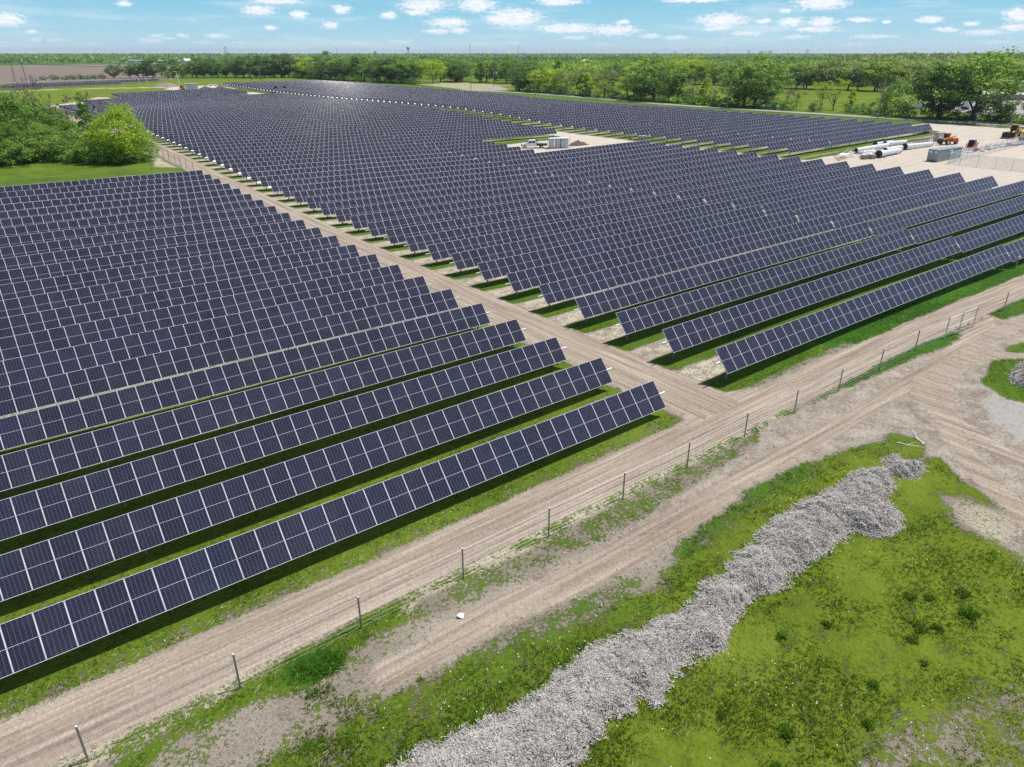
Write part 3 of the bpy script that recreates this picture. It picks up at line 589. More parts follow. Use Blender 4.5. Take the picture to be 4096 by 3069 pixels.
WP = [(3.5, 15.9), (5.5, 16.2), (7.2, 16.35), (9.5, 16.1), (11.2, 15.8), (13.6, 15.9), (15.3, 16.05), (16.6, 16.1), (18.8, 15.7), (21.7, 15.3), (22.9, 15.9), (24.8, 15.8), (26.5, 16.45), (27.7, 16.3), (30.1, 17.0), (31.1, 17.0), (33.35, 16.85), (35.5, 16.65), (37.25, 16.75), (38.65, 16.5), (39.8, 16.15), (40.4, 16.6), (41.2, 16.4), (41, 15.8), (41.6, 15.1), (40.7, 14.8), (39.7, 14.8), (39, 15.3), (38.3, 15), (37.3, 15), (36.4, 14.8), (36, 14.1), (35.7, 13.45), (34.8, 12.8), (33.6, 12.9), (33, 13.2), (32.8, 14.3), (31.5, 14.3), (30.3, 14.07), (28, 14.3), (25.76, 13.98), (24.5, 14.4), (22.4, 13.9), (20.9, 13.1), (19.6, 13.4), (17.9, 13.5), (16.6, 12.8), (16.3, 13.6), (15.4, 13.2), (14.3, 13.5), (13.8, 13.1), (11.7, 13.1), (9, 12.8), (5.5, 12.9), (3.5, 13.2)]
windrow('mulch_windrow', WP, .50, 170000, 'long low windrow of grey shredded wood chips between the two green strips', 3)
windrow('mulch_windrow', [(57.7, 16.3), (58.3, 16.8), (59.5, 17.0), (61.5, 17.3), (64, 17), (66, 15), (62, 13.5), (58, 14.4), (57.4, 15.4)], .7, 14000, 'small grey wood chip heap at the right edge beside the dirt tracks', 4)
# ------------------------------------------------------------------ grass blades
def grass_material():
    m = bpy.data.materials.new('grass_blades'); m.use_nodes = True; t = NT(m.node_tree); b = t.n['Principled BSDF']
    P = t.new('ShaderNodeNewGeometry').outputs['Position']; a = t.new('ShaderNodeAttribute', attribute_name='tone').outputs['Fac']
    n = t.m('ADD', t.m('MULTIPLY', t.noise(P, .9, 4), .5), t.m('MULTIPLY', t.noise(P, .11, 3), .4))
    c = t.mix(a, t.ramp(n, [(.3, (.11, .165, .013)), (.5, (.20, .26, .028)), (.65, (.32, .34, .075))]), t.ramp(n, [(.3, (.06, .17, .010)), (.5, (.12, .29, .02)), (.65, (.20, .37, .04))]))
    t.put(b.inputs['Base Color'], c); b.inputs['Roughness'].default_value = .6; b.inputs['Specular IOR Level'].default_value = .25
    tr = t.new('ShaderNodeBsdfTranslucent'); t.put(tr.inputs[0], c); mx = t.new('ShaderNodeMixShader'); mx.inputs[0].default_value = .35
    o = t.n['Material Output']; t.l.new(b.outputs[0], mx.inputs[1]); t.l.new(tr.outputs[0], mx.inputs[2]); t.l.new(mx.outputs[0], o.inputs[0])
    return m
grass_m = grass_material()
def blades(name, cx, cy, hgt, spread, nb, tone, wd=.02, zoff=0):
    n = len(cx); k = np.repeat(np.arange(n), nb); rg = rng
    a = rg.uniform(0, 2*PI, n*nb); r = rg.uniform(0, 1, n*nb)*spread[k]; bx = cx[k]+np.cos(a)*r; by = cy[k]+np.sin(a)*r; bz = hz(bx, by)-.02+zoff
    h = hgt[k]*rg.uniform(.5, 1.1, n*nb); a2 = rg.uniform(0, 2*PI, n*nb); ln = rg.uniform(.1, .8, n*nb)*h
    w = wd*rg.uniform(.6, 1.4, n*nb); px = -np.sin(a2)*w; py = np.cos(a2)*w
    V = np.stack([np.stack([bx-px, by-py, bz], 1), np.stack([bx+px, by+py, bz], 1), np.stack([bx+np.cos(a2)*ln, by+np.sin(a2)*ln, bz+h], 1)], 1).reshape(-1, 3)
    me = mesh_np(name, V, np.arange(3*n*nb).reshape(-1, 3), grass_m)
    at = me.attributes.new('tone', 'FLOAT', 'FACE'); at.data.foreach_set('value', tone[k].astype(np.float32)); return me
def scatter(n, box, keep):
    x = rng.uniform(box[0], box[1], n); y = rng.uniform(box[2], box[3], n); d2 = x*x+y*y+500
    k = rng.uniform(0, 1, n) < np.minimum(1, 900/d2); k &= (np.arctan2(x, np.maximum(y, .1)) < 1.45)
    x, y = x[k], y[k]; C = cover_maps(x, y); p = keep(C, x, y); k = rng.uniform(0, 1, len(x)) < p
    return x[k], y[k], [c[k] for c in C]
def kp(C, x, y):
    pn = vnoise(x, y, .55, 61)*.6+vnoise(x, y, 2.1, 62)*.6-.6
    return np.clip((C[0]+pn*.9-.45)*1.8, 0, 1)*(sd_poly(x, y, WP) > -.1)
x, y, C = scatter(430000, (-6, 92, 3, 29.4), kp)
hgt = .045+.05*C[5]+.10*np.clip(C[5]-.75, 0, 1)*4*rng.uniform(.3, 1, len(x))+.05*rng.random(len(x))
tag(place('grass', blades('grass', x, y, hgt, np.full(len(x), .09), 5, np.clip(C[5]+rng.normal(0, .15, len(x)), 0, 1))), kind='stuff')
x, y, C = scatter(260000, (-6, 110, 29.4, 62), lambda C, x, y: np.clip((C[0]-.35)*1.5, 0, 1))
tag(place('grass', blades('grass', x, y, .07+.12*rng.random(len(x)), np.full(len(x), .10), 4, np.clip(C[5]+rng.normal(0, .15, len(x)), 0, 1))), kind='stuff')
# dandelion heads and dry stalks: pale specks in the grass
x, y, C = scatter(6000, (-4, 80, 4, 29), lambda C, x, y: C[0]*.5*(vnoise(x, y, 3, 8) > .5)); n = len(x); z = hz(x, y)+.12
dv = np.stack([np.stack([x+a, y+b, z+c], 1) for a, b, c in ((-.018, -.018, 0), (.018, -.018, 0), (.018, .018, .02), (-.018, .018, .02))], 1).reshape(-1, 3)
tag(place('seed_heads', mesh_np('seed_heads', dv, np.arange(4*n).reshape(n, 4), mat('dandelion_fluff', (.72, .70, .62), .9))), kind='stuff')
# dry straw and dead stalks
def straw_litter(n, fn, name, col, L0=.12):
    x = rng.uniform(-5, 75, n); y = rng.uniform(3, 29, n); k = rng.uniform(0, 1, n) < np.minimum(1, 900/(x*x+y*y+300)); x, y = x[k], y[k]
    C = cover_maps(x, y); k = rng.uniform(0, 1, len(x)) < fn(C, x, y); x, y = x[k], y[k]; n = len(x)
    a = rng.uniform(0, PI, n); L = rng.gamma(2, L0/2, n)+.04; z = hz(x, y)+.03; w = .0035
    dx, dy = np.cos(a)*L/2, np.sin(a)*L/2; qx, qy = -np.sin(a)*w, np.cos(a)*w; t = rng.normal(0, .02, n)
    V = np.stack([np.stack([x-dx-qx, y-dy-qy, z-t], 1), np.stack([x+dx-qx, y+dy-qy, z+t], 1), np.stack([x+dx+qx, y+dy+qy, z+t+.01], 1), np.stack([x-dx+qx, y-dy+qy, z-t+.01], 1)], 1).reshape(-1, 3)
    tag(place(name, mesh_np(name, V, np.arange(4*n).reshape(n, 4), mat('dry_'+name, col, .9))), kind='stuff')
straw_litter(90000, lambda C, x, y: np.clip(C[1]*.7+.12*(C[2] < .6)+.10, 0, 1), 'straw', (.50, .44, .31))
straw_litter(70000, lambda C, x, y: (1-ss(sd_poly(x, y, PZ['lawn_bare2']), -1.5, 1.2))*.35, 'dead_stalks', (.42, .37, .30), .22)
# clods and stones
def stones(n, box, rmin, rmax, fn, name):
    x = rng.uniform(box[0], box[1], n); y = rng.uniform(box[2], box[3], n); C = cover_maps(x, y); k = rng.uniform(0, 1, n) < fn(C, x, y); x, y = x[k], y[k]; n = len(x); r = rmin+(rmax-rmin)*rng.random(n)**3
    O = np.array([(1, 0, 0), (0, 1, 0), (-1, 0, 0), (0, -1, 0), (0, 0, .7), (0, 0, -.5)]); V = O[None]*r[:, None, None]*rng.uniform(.6, 1.3, (n, 6, 3)); V += np.stack([x, y, hz(x, y)+r*.2], 1)[:, None]
    Fo = np.array([(0, 1, 4), (1, 2, 4), (2, 3, 4), (3, 0, 4), (1, 0, 5), (2, 1, 5), (3, 2, 5), (0, 3, 5)]); F = (Fo[None]+np.arange(n)[:, None, None]*6).reshape(-1, 3)
    tag(place(name, mesh_np(name, V.reshape(-1, 3), F, mat('earth_clods', (.36, .30, .25), .95, 0, .35, 7))), kind='stuff')
stones(26000, (-5, 75, 5, 28.5), .012, .055, lambda C, x, y: np.clip(.75-C[0], 0, 1)*(.25+.9*(fbm(x, y, 4, 5) > .5)), 'clods')
# weeds: leafy rosettes standing out of the turf
def weed(x, y, r, label, tone=1.0):
    n = int(34*r/.3); cx = x+rng.normal(0, r*.45, n); cy = y+rng.normal(0, r*.45, n)
    o = place('weed_clump', blades('weed_clump', cx, cy, np.full(n, .30*min(1, r/.3)), np.full(n, .10), 5, np.full(n, tone), .035)); tag(o, label, 'weeds', 'weed clumps in the lawn')
for (x, y, r) in [(23.2, 11.9, .35), (25.4, 11.1, .3), (27.4, 8.4, .4), (26.4, 7.5, .3), (28.3, 8.6, .45), (28.9, 8.1, .35), (29.9, 9.8, .35), (30.5, 9.2, .3), (19.2, 8.9, .45), (17.6, 8.2, .5), (23.8, 8.2, .3), (30.8, 7.6, .5), (32.0, 8.4, .4), (9.8, 19.4, .2), (18, 10.9, .25), (21.9, 7.3, .3)]:
    weed(x, y, r*.7, 'low leafy weed clump growing in the bright lawn', float(rng.uniform(.2, .6)))
def branch_log(x, y, rz, L, r, label):
    b = MB(); P = [Vector((0, 0, .06))]; Rr = [r]
    for k in range(5): P.append(P[-1]+Vector((L/5, rng.normal(0, .06), rng.normal(.01, .02)))); Rr.append(r*(1-.14*(k+1)))
    b.path(P, Rr, 6); b.tube(P[2], P[2]+Vector((.3, .35, .12)), r*.5, r*.2, 5)
    tag(b.build('fallen_branch', mat('bleached_wood', (.62, .55, .47), .85, 0, .2, 8), None, (x, y, H(x, y)), (0, 0, rz)), label, 'branch')
branch_log(42.9, 17.2, R(-70), 1.5, .05, 'thin bleached branch lying left in the grass beyond the windrow tip')
branch_log(43.9, 16.0, R(35), 1.5, .09, 'thick broken branch with a reddish end beyond the windrow tip')
branch_log(13.6, 15.1, R(25), 1.1, .035, 'dark curved branch lying on the wood chip windrow')
def litter(x, y, label):
    b = MB(); rg = np.random.default_rng(int(x*10)); V = [(math.cos(a)*rg.uniform(.1, .2), math.sin(a)*rg.uniform(.1, .2), rg.uniform(.01, .12)) for a in np.linspace(0, 5.5, 7)] + [(0, 0, .16)]
    b.add(V, [(i, (i+1) % 7, 7) for i in range(7)]); tag(b.build('plastic_bag', mat('white_plastic', (.85, .85, .84), .4), None, (x, y, H(x, y))), label, 'litter')
litter(13.1, 21.5, 'crumpled white plastic scrap lying on the bare dirt track')
# ------------------------------------------------------------------ trees
def leaf_material(name, stops, trans=.3):
    m = bpy.data.materials.new(name); m.use_nodes = True; t = NT(m.node_tree); b = t.n['Principled BSDF']
    oi = t.new('ShaderNodeObjectInfo').outputs['Random']; a = t.new('ShaderNodeAttribute', attribute_name='tone').outputs['Fac']
    f = t.m('ADD', t.m('MULTIPLY', a, .62), t.m('MULTIPLY', oi, .38)); c = t.ramp(f, stops)
    t.put(b.inputs['Base Color'], c); b.inputs['Roughness'].default_value = .55; b.inputs['Specular IOR Level'].default_value = .3
    tr = t.new('ShaderNodeBsdfTranslucent'); t.put(tr.inputs[0], c); mx = t.new('ShaderNodeMixShader'); mx.inputs[0].default_value = trans
    t.l.new(b.outputs[0], mx.inputs[1]); t.l.new(tr.outputs[0], mx.inputs[2]); t.l.new(mx.outputs[0], t.n['Material Output'].inputs[0]); return m
LM = {'dark': leaf_material('dark_leaves', [(.1, (0.065, 0.146, 0.029)), (.5, (0.122, 0.244, 0.043)), (.9, (0.211, 0.341, 0.059))], .4),
      'mid': leaf_material('green_leaves', [(.1, (0.114, 0.227, 0.029)), (.5, (0.211, 0.357, 0.049)), (.9, (0.341, 0.488, 0.073))], .4),
      'bright': leaf_material('bright_leaves', [(.1, (0.244, 0.374, 0.022)), (.5, (0.406, 0.569, 0.033)), (.9, (0.585, 0.620, 0.049))], .4),
      'olive': leaf_material('olive_leaves', [(.1, (0.179, 0.227, 0.057)), (.5, (0.309, 0.366, 0.098)), (.9, (0.439, 0.471, 0.163))], .4),
      'grey': leaf_material('sparse_leaves', [(.1, (0.139, 0.139, 0.090)), (.5, (0.211, 0.211, 0.130)), (.9, (0.309, 0.293, 0.195))])}
bark = mat('bark', (.085, .070, .055), .9, 0, .35, 4); bark_pale = mat('pale_bark', (.24, .21, .18), .9, 0, .3, 4)
def make_tree(kind, seed, hgt=10., w=8., base=.18, nclu=60, nleaf=60, ls=0.46, col='mid', open_=.0, trunk=.22, flat=1.0):
    """returns trunk mesh, crown mesh, both with the base at the origin"""
    rg = np.random.default_rng(seed); rnd = random.Random(seed); tb = MB(); cz0 = hgt*base; ch = hgt-cz0
    # cluster centres: inside an uneven, lobed envelope
    cl = []
    lob = [(rg.uniform(0, 2*PI), rg.uniform(-.6, .8), rg.uniform(.12, .32)) for _ in range(6)]
    while len(cl) < nclu:
        v = rg.normal(0, 1, 3); v /= np.linalg.norm(v); r = rg.uniform(.35, 1.0)**.6
        k = 1.0+sum(s*max(0, math.cos(math.atan2(v[1], v[0])-a)*.7+v[2]*e*.5) for a, e, s in lob)-.22
        zz = v[2]*r; wid = {'oval': math.sqrt(max(.02, 1-abs(zz*.9)**2.2)), 'tall': 1-.38*(zz+.6), 'cone': max(.12, .95-.75*(zz+.3)), 'wide': 1.0, 'bush': 1.0}[kind]
        p = np.array([v[0]*r*k*w/2*wid, v[1]*r*k*w/2*wid, cz0+ch*.5+zz*k*ch*.5*flat])
        if p[2] < cz0*.5+.2: p[2] = cz0*.5+rg.uniform(.2, 1.2)
        cl.append(p)
    cl = np.array(cl)
    # trunk and limbs
    if kind != 'bush':
        P = [Vector((0, 0, -.2))]; Rr = [trunk*1.25]; top = cz0+ch*.62
        for k in range(6): P.append(Vector((rg.normal(0, .05)*hgt*.15, rg.normal(0, .05)*hgt*.15, top*(k+1)/6))); Rr.append(trunk*(1-.78*(k+1)/6))
        tb.path(P, Rr, 7)
        for c in cl[rg.choice(len(cl), min(len(cl), 22), replace=False)]:
            s = min(5, max(1, int(rg.uniform(1, 5)))); a = P[s]; e = Vector(c); mp = a.lerp(e, .5)+Vector((0, 0, -.04*hgt+rg.normal(0, .2)))
            r0 = Rr[s]*.5; tb.path([a, mp, e], [r0, r0*.6, r0*.18], 5)
    else:
        for c in cl[:8]: tb.tube((c[0]*.15, c[1]*.15, -.1), c, .05, .015, 5)
    n = nclu*nleaf; idx = np.repeat(np.arange(nclu), nleaf); rad = (w*.115+.25)*rg.uniform(.6, 1.25, nclu)*(1-open_*.35)
    q = rg.normal(0, 1, (n, 3)); q /= np.linalg.norm(q, axis=1)[:, None]; q *= (rg.uniform(0, 1, n)**.45)[:, None]
    q[:, 2] *= .62; C = cl[idx]+q*rad[idx][:, None]; C[:, 2] = np.maximum(C[:, 2], .1)
    nrm = q*.9+rg.normal(0, .55, (n, 3))+np.array([0, 0, .55]); nrm /= np.linalg.norm(nrm, axis=1)[:, None]
    t1 = np.cross(nrm, rg.normal(0, 1, (n, 3))); t1 /= np.linalg.norm(t1, axis=1)[:, None]; t2 = np.cross(nrm, t1)
    s = ls*rg.uniform(.6, 1.4, n)[:, None]/2
    V = np.stack([C-t1*s, C-t2*s*.6, C+t1*s, C+t2*s*.6], 1).reshape(-1, 3)
    me = mesh_np('crown', V, np.arange(4*n).reshape(n, 4), LM[col])
    at = me.attributes.new('tone', 'FLOAT', 'FACE'); at.data.foreach_set('value', np.clip(.5+rg.normal(0, .16, nclu)[idx]+rg.normal(0, .14, n), 0, 1).astype(np.float32))
    return tb.mesh('trunk', [bark], True), me
def bare_tree(seed, hgt, m, spread=.5, depth=6):
    rnd = random.Random(seed); b = MB()
    def grow(p, d, L, r, k):
        r = max(r, .035)
        if k == 0: return
        P = [p]; Rr = [r]
        for i in range(3): d = (d+Vector((rnd.gauss(0, .13), rnd.gauss(0, .13), rnd.gauss(.04, .08)))).normalized(); P.append(P[-1]+d*L/3); Rr.append(r*(1-.12*(i+1)))
        b.path(P, Rr, 5 if r < .08 else 7)
        for i in range(rnd.choice((2, 2, 3))):
            a = d.orthogonal().normalized(); a.rotate(Matrix.Rotation(rnd.uniform(0, 2*PI), 3, d)); nd = (d+a*rnd.uniform(.35, .9)*spread*1.6).normalized(); grow(P[-1 if i else -2 if rnd.random() < .5 else -1], nd, L*rnd.uniform(.62, .85), Rr[-1]*rnd.uniform(.6, .8), k-1)
    grow(Vector((0, 0, -.2)), Vector((0, 0, 1)), hgt*.30, hgt*.028, depth); return b.mesh('trunk', [m], True)
TP = {}
def proto(key, **kw): TP[key] = [make_tree(seed=s, **kw) for s in (hash(key) % 1 + 11 + len(TP)*7, 12+len(TP)*7, 13+len(TP)*7)]
proto('oak', kind='oval', hgt=10, w=9, base=.2, nclu=80, nleaf=60, ls=0.41, col='mid', trunk=.22)
proto('dark', kind='oval', hgt=10, w=8, base=.12, nclu=80, nleaf=60, ls=0.41, col='dark', trunk=.2)
proto('bright', kind='wide', hgt=10, w=9, base=.25, nclu=60, nleaf=55, ls=0.41, col='bright', trunk=.16)
proto('tall', kind='tall', hgt=10, w=5.5, base=.1, nclu=64, nleaf=60, ls=0.38, col='mid', trunk=.18)
proto('cone', kind='cone', hgt=10, w=6.5, base=.1, nclu=60, nleaf=60, ls=0.38, col='bright', trunk=.16)
proto('olive', kind='oval', hgt=10, w=8.5, base=.2, nclu=60, nleaf=45, ls=0.38, col='olive', trunk=.2)
proto('open', kind='wide', hgt=10, w=9, base=.45, nclu=34, nleaf=34, ls=0.35, col='bright', open_=1, trunk=.17)
proto('thin', kind='wide', hgt=10, w=6, base=.4, nclu=26, nleaf=22, ls=0.32, col='grey', open_=1, trunk=.13)
proto('bush', kind='bush', hgt=4, w=6, base=.0, nclu=44, nleaf=46, ls=0.32, col='dark')
proto('greenbush', kind='bush', hgt=4, w=6, base=.0, nclu=44, nleaf=46, ls=0.32, col='mid')
proto('near', kind='oval', hgt=10, w=9, base=.08, nclu=110, nleaf=80, ls=0.35, col='mid', trunk=.2)
proto('nearbright', kind='oval', hgt=10, w=12, base=.08, nclu=150, nleaf=85, ls=0.36, col='bright', trunk=.2)
BASEH = {k: (4. if 'bush' in k else 10.) for k in TP}
NAME = {'bush': 'bush', 'greenbush': 'bush'}
WF = {'oak': 1.35, 'dark': 1.35, 'olive': 1.35, 'bright': 1.35, 'tall': 1.3, 'cone': 1.25, 'open': 1.15, 'thin': 1.15, 'bush': 1.2, 'greenbush': 1.2, 'near': 1.15, 'nearbright': 1.0}
DESC = {'oak': 'full green broadleaf tree', 'dark': 'dark green dense tree', 'bright': 'bright yellow-green tree', 'tall': 'tall narrow green tree', 'cone': 'cone-shaped light green tree', 'olive': 'olive-toned budding tree', 'open': 'open spreading yellow-green tree', 'thin': 'thin half-bare tree', 'bush': 'dark green bush', 'greenbush': 'leafy green bush', 'near': 'leafy green tree', 'nearbright': 'bright lime-green tree'}
NTREE = [0]
def tree(kind, x, y, h, where=None, w=1.0, group=None, label=None, dz=0):
    tm, cm = random.choice(TP[kind]); s = h/BASEH[kind]; rz = random.uniform(0, 2*PI)
    root = thing(NAME.get(kind, 'tree'), label or (DESC[kind]+' '+where), 'bush' if 'bush' in kind else 'tree', (x, y, H(x, y)+dz), rz, group)
    w *= WF[kind]; root.scale = (s*w, s*w, s); place('trunk', tm, root); place('crown', cm, root); NTREE[0] += 1; return root
U = random.uniform
# (a) the roadside line behind the paved road, nearest the yard first
AW = 'in the line behind the paved road'; AG = 'trees and bushes in the line behind the paved road'
for k, x, y, h, w in [('oak', 263, 107.5, 20, 1.05), ('dark', 262, 118, 16.5, .95), ('open', 274, 89, 17, .9), ('open', 276, 80, 16, 1), ('greenbush', 258, 130.5, 11, .55), ('thin', 262, 136, 11, .8), ('cone', 268, 152, 7.5, .9), ('open', 271, 160.5, 10.5, .9), ('open', 270, 165, 10, .8), ('thin', 266, 173, 9.5, .8), ('thin', 268, 179, 10.5, .9), ('oak', 264, 186.5, 12, .8), ('oak', 267, 193, 18.5, 1.0), ('oak', 268, 199, 16, .8), ('olive', 272, 205, 14, .9), ('thin', 264, 212, 9, .8), ('cone', 266, 218, 11, .9), ('thin', 270, 228, 9.5, .9), ('tall', 269, 236, 12.5, 1.3), ('cone', 270, 242, 13, 1.0), ('oak', 268, 250, 17, 1.05), ('dark', 266, 256, 12, .9), ('bright', 272, 262, 12, 1.0), ('bright', 270, 269, 10, 1.0), ('open', 264, 276, 8.5, .9), ('olive', 268, 283, 12, 1.0), ('cone', 265, 293, 10.5, 1.1), ('tall', 268, 299, 11, 1.3), ('thin', 272, 306, 12, 1.2), ('olive', 268, 312, 11, 1.0), ('bright', 268, 322, 12, 1.0), ('bright', 264, 330, 12.5, 1.0), ('oak', 270, 338, 13, 1.0), ('dark', 262, 345, 12, 1.0)]:
    tree(k, x, y, h*1.0, AW, w*1.1, AG)
for i in range(44):
    y = 72+i*6.3+U(-1.5, 1.5)
    if 150 < y < 172 and i % 2: continue
    tree('bush' if random.random() < .62 else 'greenbush', 259.5+U(0, 4)+(2 if y < 130 else 0), y, U(2.6, 4.6)+(1.2 if y < 125 else 0), AW, U(.8, 1.15), AG)
# (b) the wood edge beyond the meadow
BG = 'trees along the far edge of the green meadow'; BW = 'along the far edge of the meadow'
pts = [(400, 390), (410, 345), (423, 290), (437, 252), (445, 218), (457, 184), (464, 150), (470, 118), (476, 90)]
for i in range(42):
    u = i/41*(len(pts)-1.001); a, b = pts[int(u)], pts[int(u)+1]; f = u % 1; x = a[0]+(b[0]-a[0])*f+U(-3, 12); y = a[1]+(b[1]-a[1])*f+U(-3, 3)
    tree(random.choice(['oak', 'dark', 'tall', 'oak', 'olive', 'bright', 'dark', 'cone']), x, y, U(13, 18), BW, U(1.1, 1.4), BG)
# (c) the dense line at the far right corner of the field and behind its far end
CG = 'trees in the dense belt behind the far end of the solar field'; CW = 'in the dense belt behind the far solar rows'
pts = [(206, 700), (222, 668), (240, 672), (254, 655), (257, 600), (257, 545), (258, 490), (262, 458)]
for i in range(38):
    u = i/37*(len(pts)-1.001); a, b = pts[int(u)], pts[int(u)+1]; f = u % 1; x = a[0]+(b[0]-a[0])*f+U(0, 12); y = a[1]+(b[1]-a[1])*f+U(-3, 8)
    tree(random.choice(['oak', 'dark', 'oak', 'dark', 'bright', 'tall', 'olive', 'dark']), x, y, U(14, 19)*(1 if i < 30 else .9), CW, U(1.0, 1.3), CG)
for i in range(14): tree('bush', 252+U(0, 6), 452+i*15+U(-3, 3), U(3, 5.5), CW, U(.9, 1.3), CG)
for x, y, h in [(300, 440, 13), (306, 432, 14), (312, 450, 14), (296, 462, 13), (290, 476, 14), (318, 425, 15), (330, 418, 14), (284, 500, 15), (345, 410, 14), (322, 440, 15)]: tree(random.choice(['oak', 'dark', 'tall']), x, y, h, 'beyond the dry field at the road bend', 1.1, 'trees beyond the dry field at the road bend')
# (d) north-west: clumps on the edge of the ploughed field
DG = 'trees between the far meadow and the ploughed field'; DW = 'between the far meadow and the ploughed field'
for k, x, y, h in [('dark', 127, 753, 11), ('dark', 140, 752, 12.5), ('oak', 146, 748, 12), ('bright', 149, 744, 8), ('dark', 156, 738, 16.5), ('olive', 152, 745, 13), ('bright', 162, 732, 9.5), ('dark', 169, 726, 15), ('greenbush', 167, 722, 6), ('oak', 175, 718, 11), ('olive', 182, 712, 13), ('oak', 186, 712, 15), ('dark', 190, 705, 12), ('bright', 184, 708, 9), ('dark', 196, 702, 15), ('oak', 201, 703, 14)]: tree(k, x, y, h, DW, 1.1, DG)
for x, y in [(83.6, 772), (90.9, 761), (96, 758), (101, 756), (107, 753), (112, 750), (76, 776), (118, 750)]: tree('bush', x, y, U(3, 5), DW, 1.1, DG)
# (e) the small wood on the left
EG = 'trees and bushes of the small wood left of the cross road'; EW_ = 'in the small wood left of the cross road'
tree('nearbright', 27.6, 173.0, 10.2, label='bright lime-green tree at the right front corner of the small wood', w=.98, group=EG)
for k, x, y, h, w in [('near', 1.5, 205, 15, .9), ('near', 6, 216, 15, .9), ('near', 11, 206, 12.5, .9), ('olive', 3, 236, 17, 1), ('near', 12, 228, 11, 1), ('near', 17, 214, 9, 1), ('olive', 10, 248, 12, 1), ('near', 17, 240, 9, 1), ('near', 22, 226, 8, .9), ('near', 0, 258, 14, 1.1), ('near', -5, 225, 13, 1.1), ('bright', -2, 190, 8, 1), ('tall', 27, 208, 10, .7), ('thin', 24, 215, 11, .9), ('thin', 30, 200, 9, .8), ('near', 21, 196, 6.5, 1), ('near', 16, 190, 6.5, 1), ('thin', 14, 232, 13, 1), ('near', 3, 192, 7.5, 1), ('near', 9, 190, 7, 1)]: tree(k, x, y, h, EW_, w, EG)
for x, y, h in [(4.5, 180, 4.2), (7.5, 181.5, 4.5), (10, 183, 4.2), (13, 184, 4.2), (16, 182.5, 4.5), (19, 180, 4.3), (21.5, 178, 4.0), (23.3, 175.5, 3.6), (25, 172.2, 3.4), (28, 170.8, 3.2), (31.2, 172.3, 3.0), (32, 178, 3.5), (1.5, 180, 4.5), (-2, 181, 4.5), (6, 186, 5), (11.5, 187.5, 5), (33, 188, 3), (26, 181, 4.5), (19, 186, 5), (29.5, 184, 4.5)]: tree('greenbush' if random.random() < .7 else 'bush', x, y, h, EW_, 1.05, EG)
def bare(x, y, h, label, m=bark, sp=.5, seed=1, depth=6, lean=0):
    root = thing('bare_tree', label, 'tree', (x, y, H(x, y)), U(0, 6), None); place('trunk', bare_tree(seed, h, m, sp, depth), root); root.rotation_euler.x = lean
    return root
bare(20.3, 236, 17.5, 'large leafless dark tree rising above the small wood', bark, .55, 5, 7)
bare(23.5, 215, 14.5, 'slender leafless tree beside the lime-green tree', bark, .35, 8, 6)
bare(24.0, 196, 8, 'pale broken snag standing in front of the small wood', bark_pale, .3, 9, 4)
bare(29, 222, 12, 'leafless tree with fine twigs at the wood edge by the solar rows', bark, .4, 12, 6)
bare(266, 213, 6.5, 'broken dark snag behind the paved road', bark, .3, 14, 3)
bare(271, 303, 11, 'grey leafless tree behind the paved road', bark_pale, .6, 15, 6)
# (f) filling woods up to about a kilometre
FG = 'trees scattered in the woods towards the horizon'; FWH = 'in the woods towards the horizon'
cnt = 0
while NTREE[0] < 322 and cnt < 5000:
    cnt += 1; az = U(.36, 1.26); D = 500+U(0, 1)**1.2*520; x, y = D*math.sin(az), D*math.cos(az)
    if x < 285 or (x < 395 and 90 < y < 330): continue
    if D < 560 and .5 < az < .62: continue
    tree(random.choice(['oak', 'dark', 'oak', 'tall', 'olive', 'bright', 'dark', 'cone']), x, y, U(9, 15)+(1 if az > 1.12 else 0), FWH, U(1.1, 1.5), FG)
# (g) the distant woods read as one mass
def belt(name, az0, az1, D0, D1, ntree, hh, col, ls, nl=26, zb=0, hill=0):
    rg = np.random.default_rng(int(D0)+int(az0*100)); az = rg.uniform(az0, az1, ntree); D = np.sqrt(rg.uniform(D0**2, D1**2, ntree)); patch = vnoise(D*np.sin(az), D*np.cos(az), 260, 5)+.35*rg.random(ntree)
    k = patch > .42; az, D = az[k], D[k]; n = len(az); h = hh*rg.uniform(.6, 1.15, n)
    idx = np.repeat(np.arange(n), nl); q = rg.normal(0, 1, (n*nl, 3)); q /= np.linalg.norm(q, axis=1)[:, None]; q *= (rg.uniform(.1, 1, n*nl)**.5)[:, None]
    base = 3.0+zb+hill*ss(az, 1.02, 1.12)
    C = np.stack([D[idx]*np.sin(az[idx]), D[idx]*np.cos(az[idx]), (base+h*.5)[idx] if np.ndim(base) else base+h[idx]*.5], 1)+q*np.stack([h*.55, h*.55, h*.52], 1)[idx]
    t1 = rg.normal(0, 1, (n*nl, 3)); t1 /= np.linalg.norm(t1, axis=1)[:, None]; t2 = np.cross(t1, rg.normal(0, 1, (n*nl, 3))); t2 /= np.linalg.norm(t2, axis=1)[:, None]; s = ls*rg.uniform(.6, 1.4, n*nl)[:, None]/2
    V = np.stack([C-t1*s, C-t2*s*.7, C+t1*s, C+t2*s*.7], 1).reshape(-1, 3); me = mesh_np(name, V, np.arange(4*n*nl).reshape(-1, 4), LM[col])
    at = me.attributes.new('tone', 'FLOAT', 'FACE'); at.data.foreach_set('value', np.clip(.5+rg.normal(0, .2, n)[idx], 0, 1).astype(np.float32)); tag(place(name, me), kind='stuff')
belt('distant_woods', .30, 1.30, 800, 1500, 3000, 13, 'mid', 3.4, 34)
belt('distant_woods', .66, 1.30, 560, 850, 1500, 12.5, 'mid', 2.2, 60)
belt('distant_woods', .66, 1.30, 560, 900, 800, 12.5, 'bright', 2.2, 60)
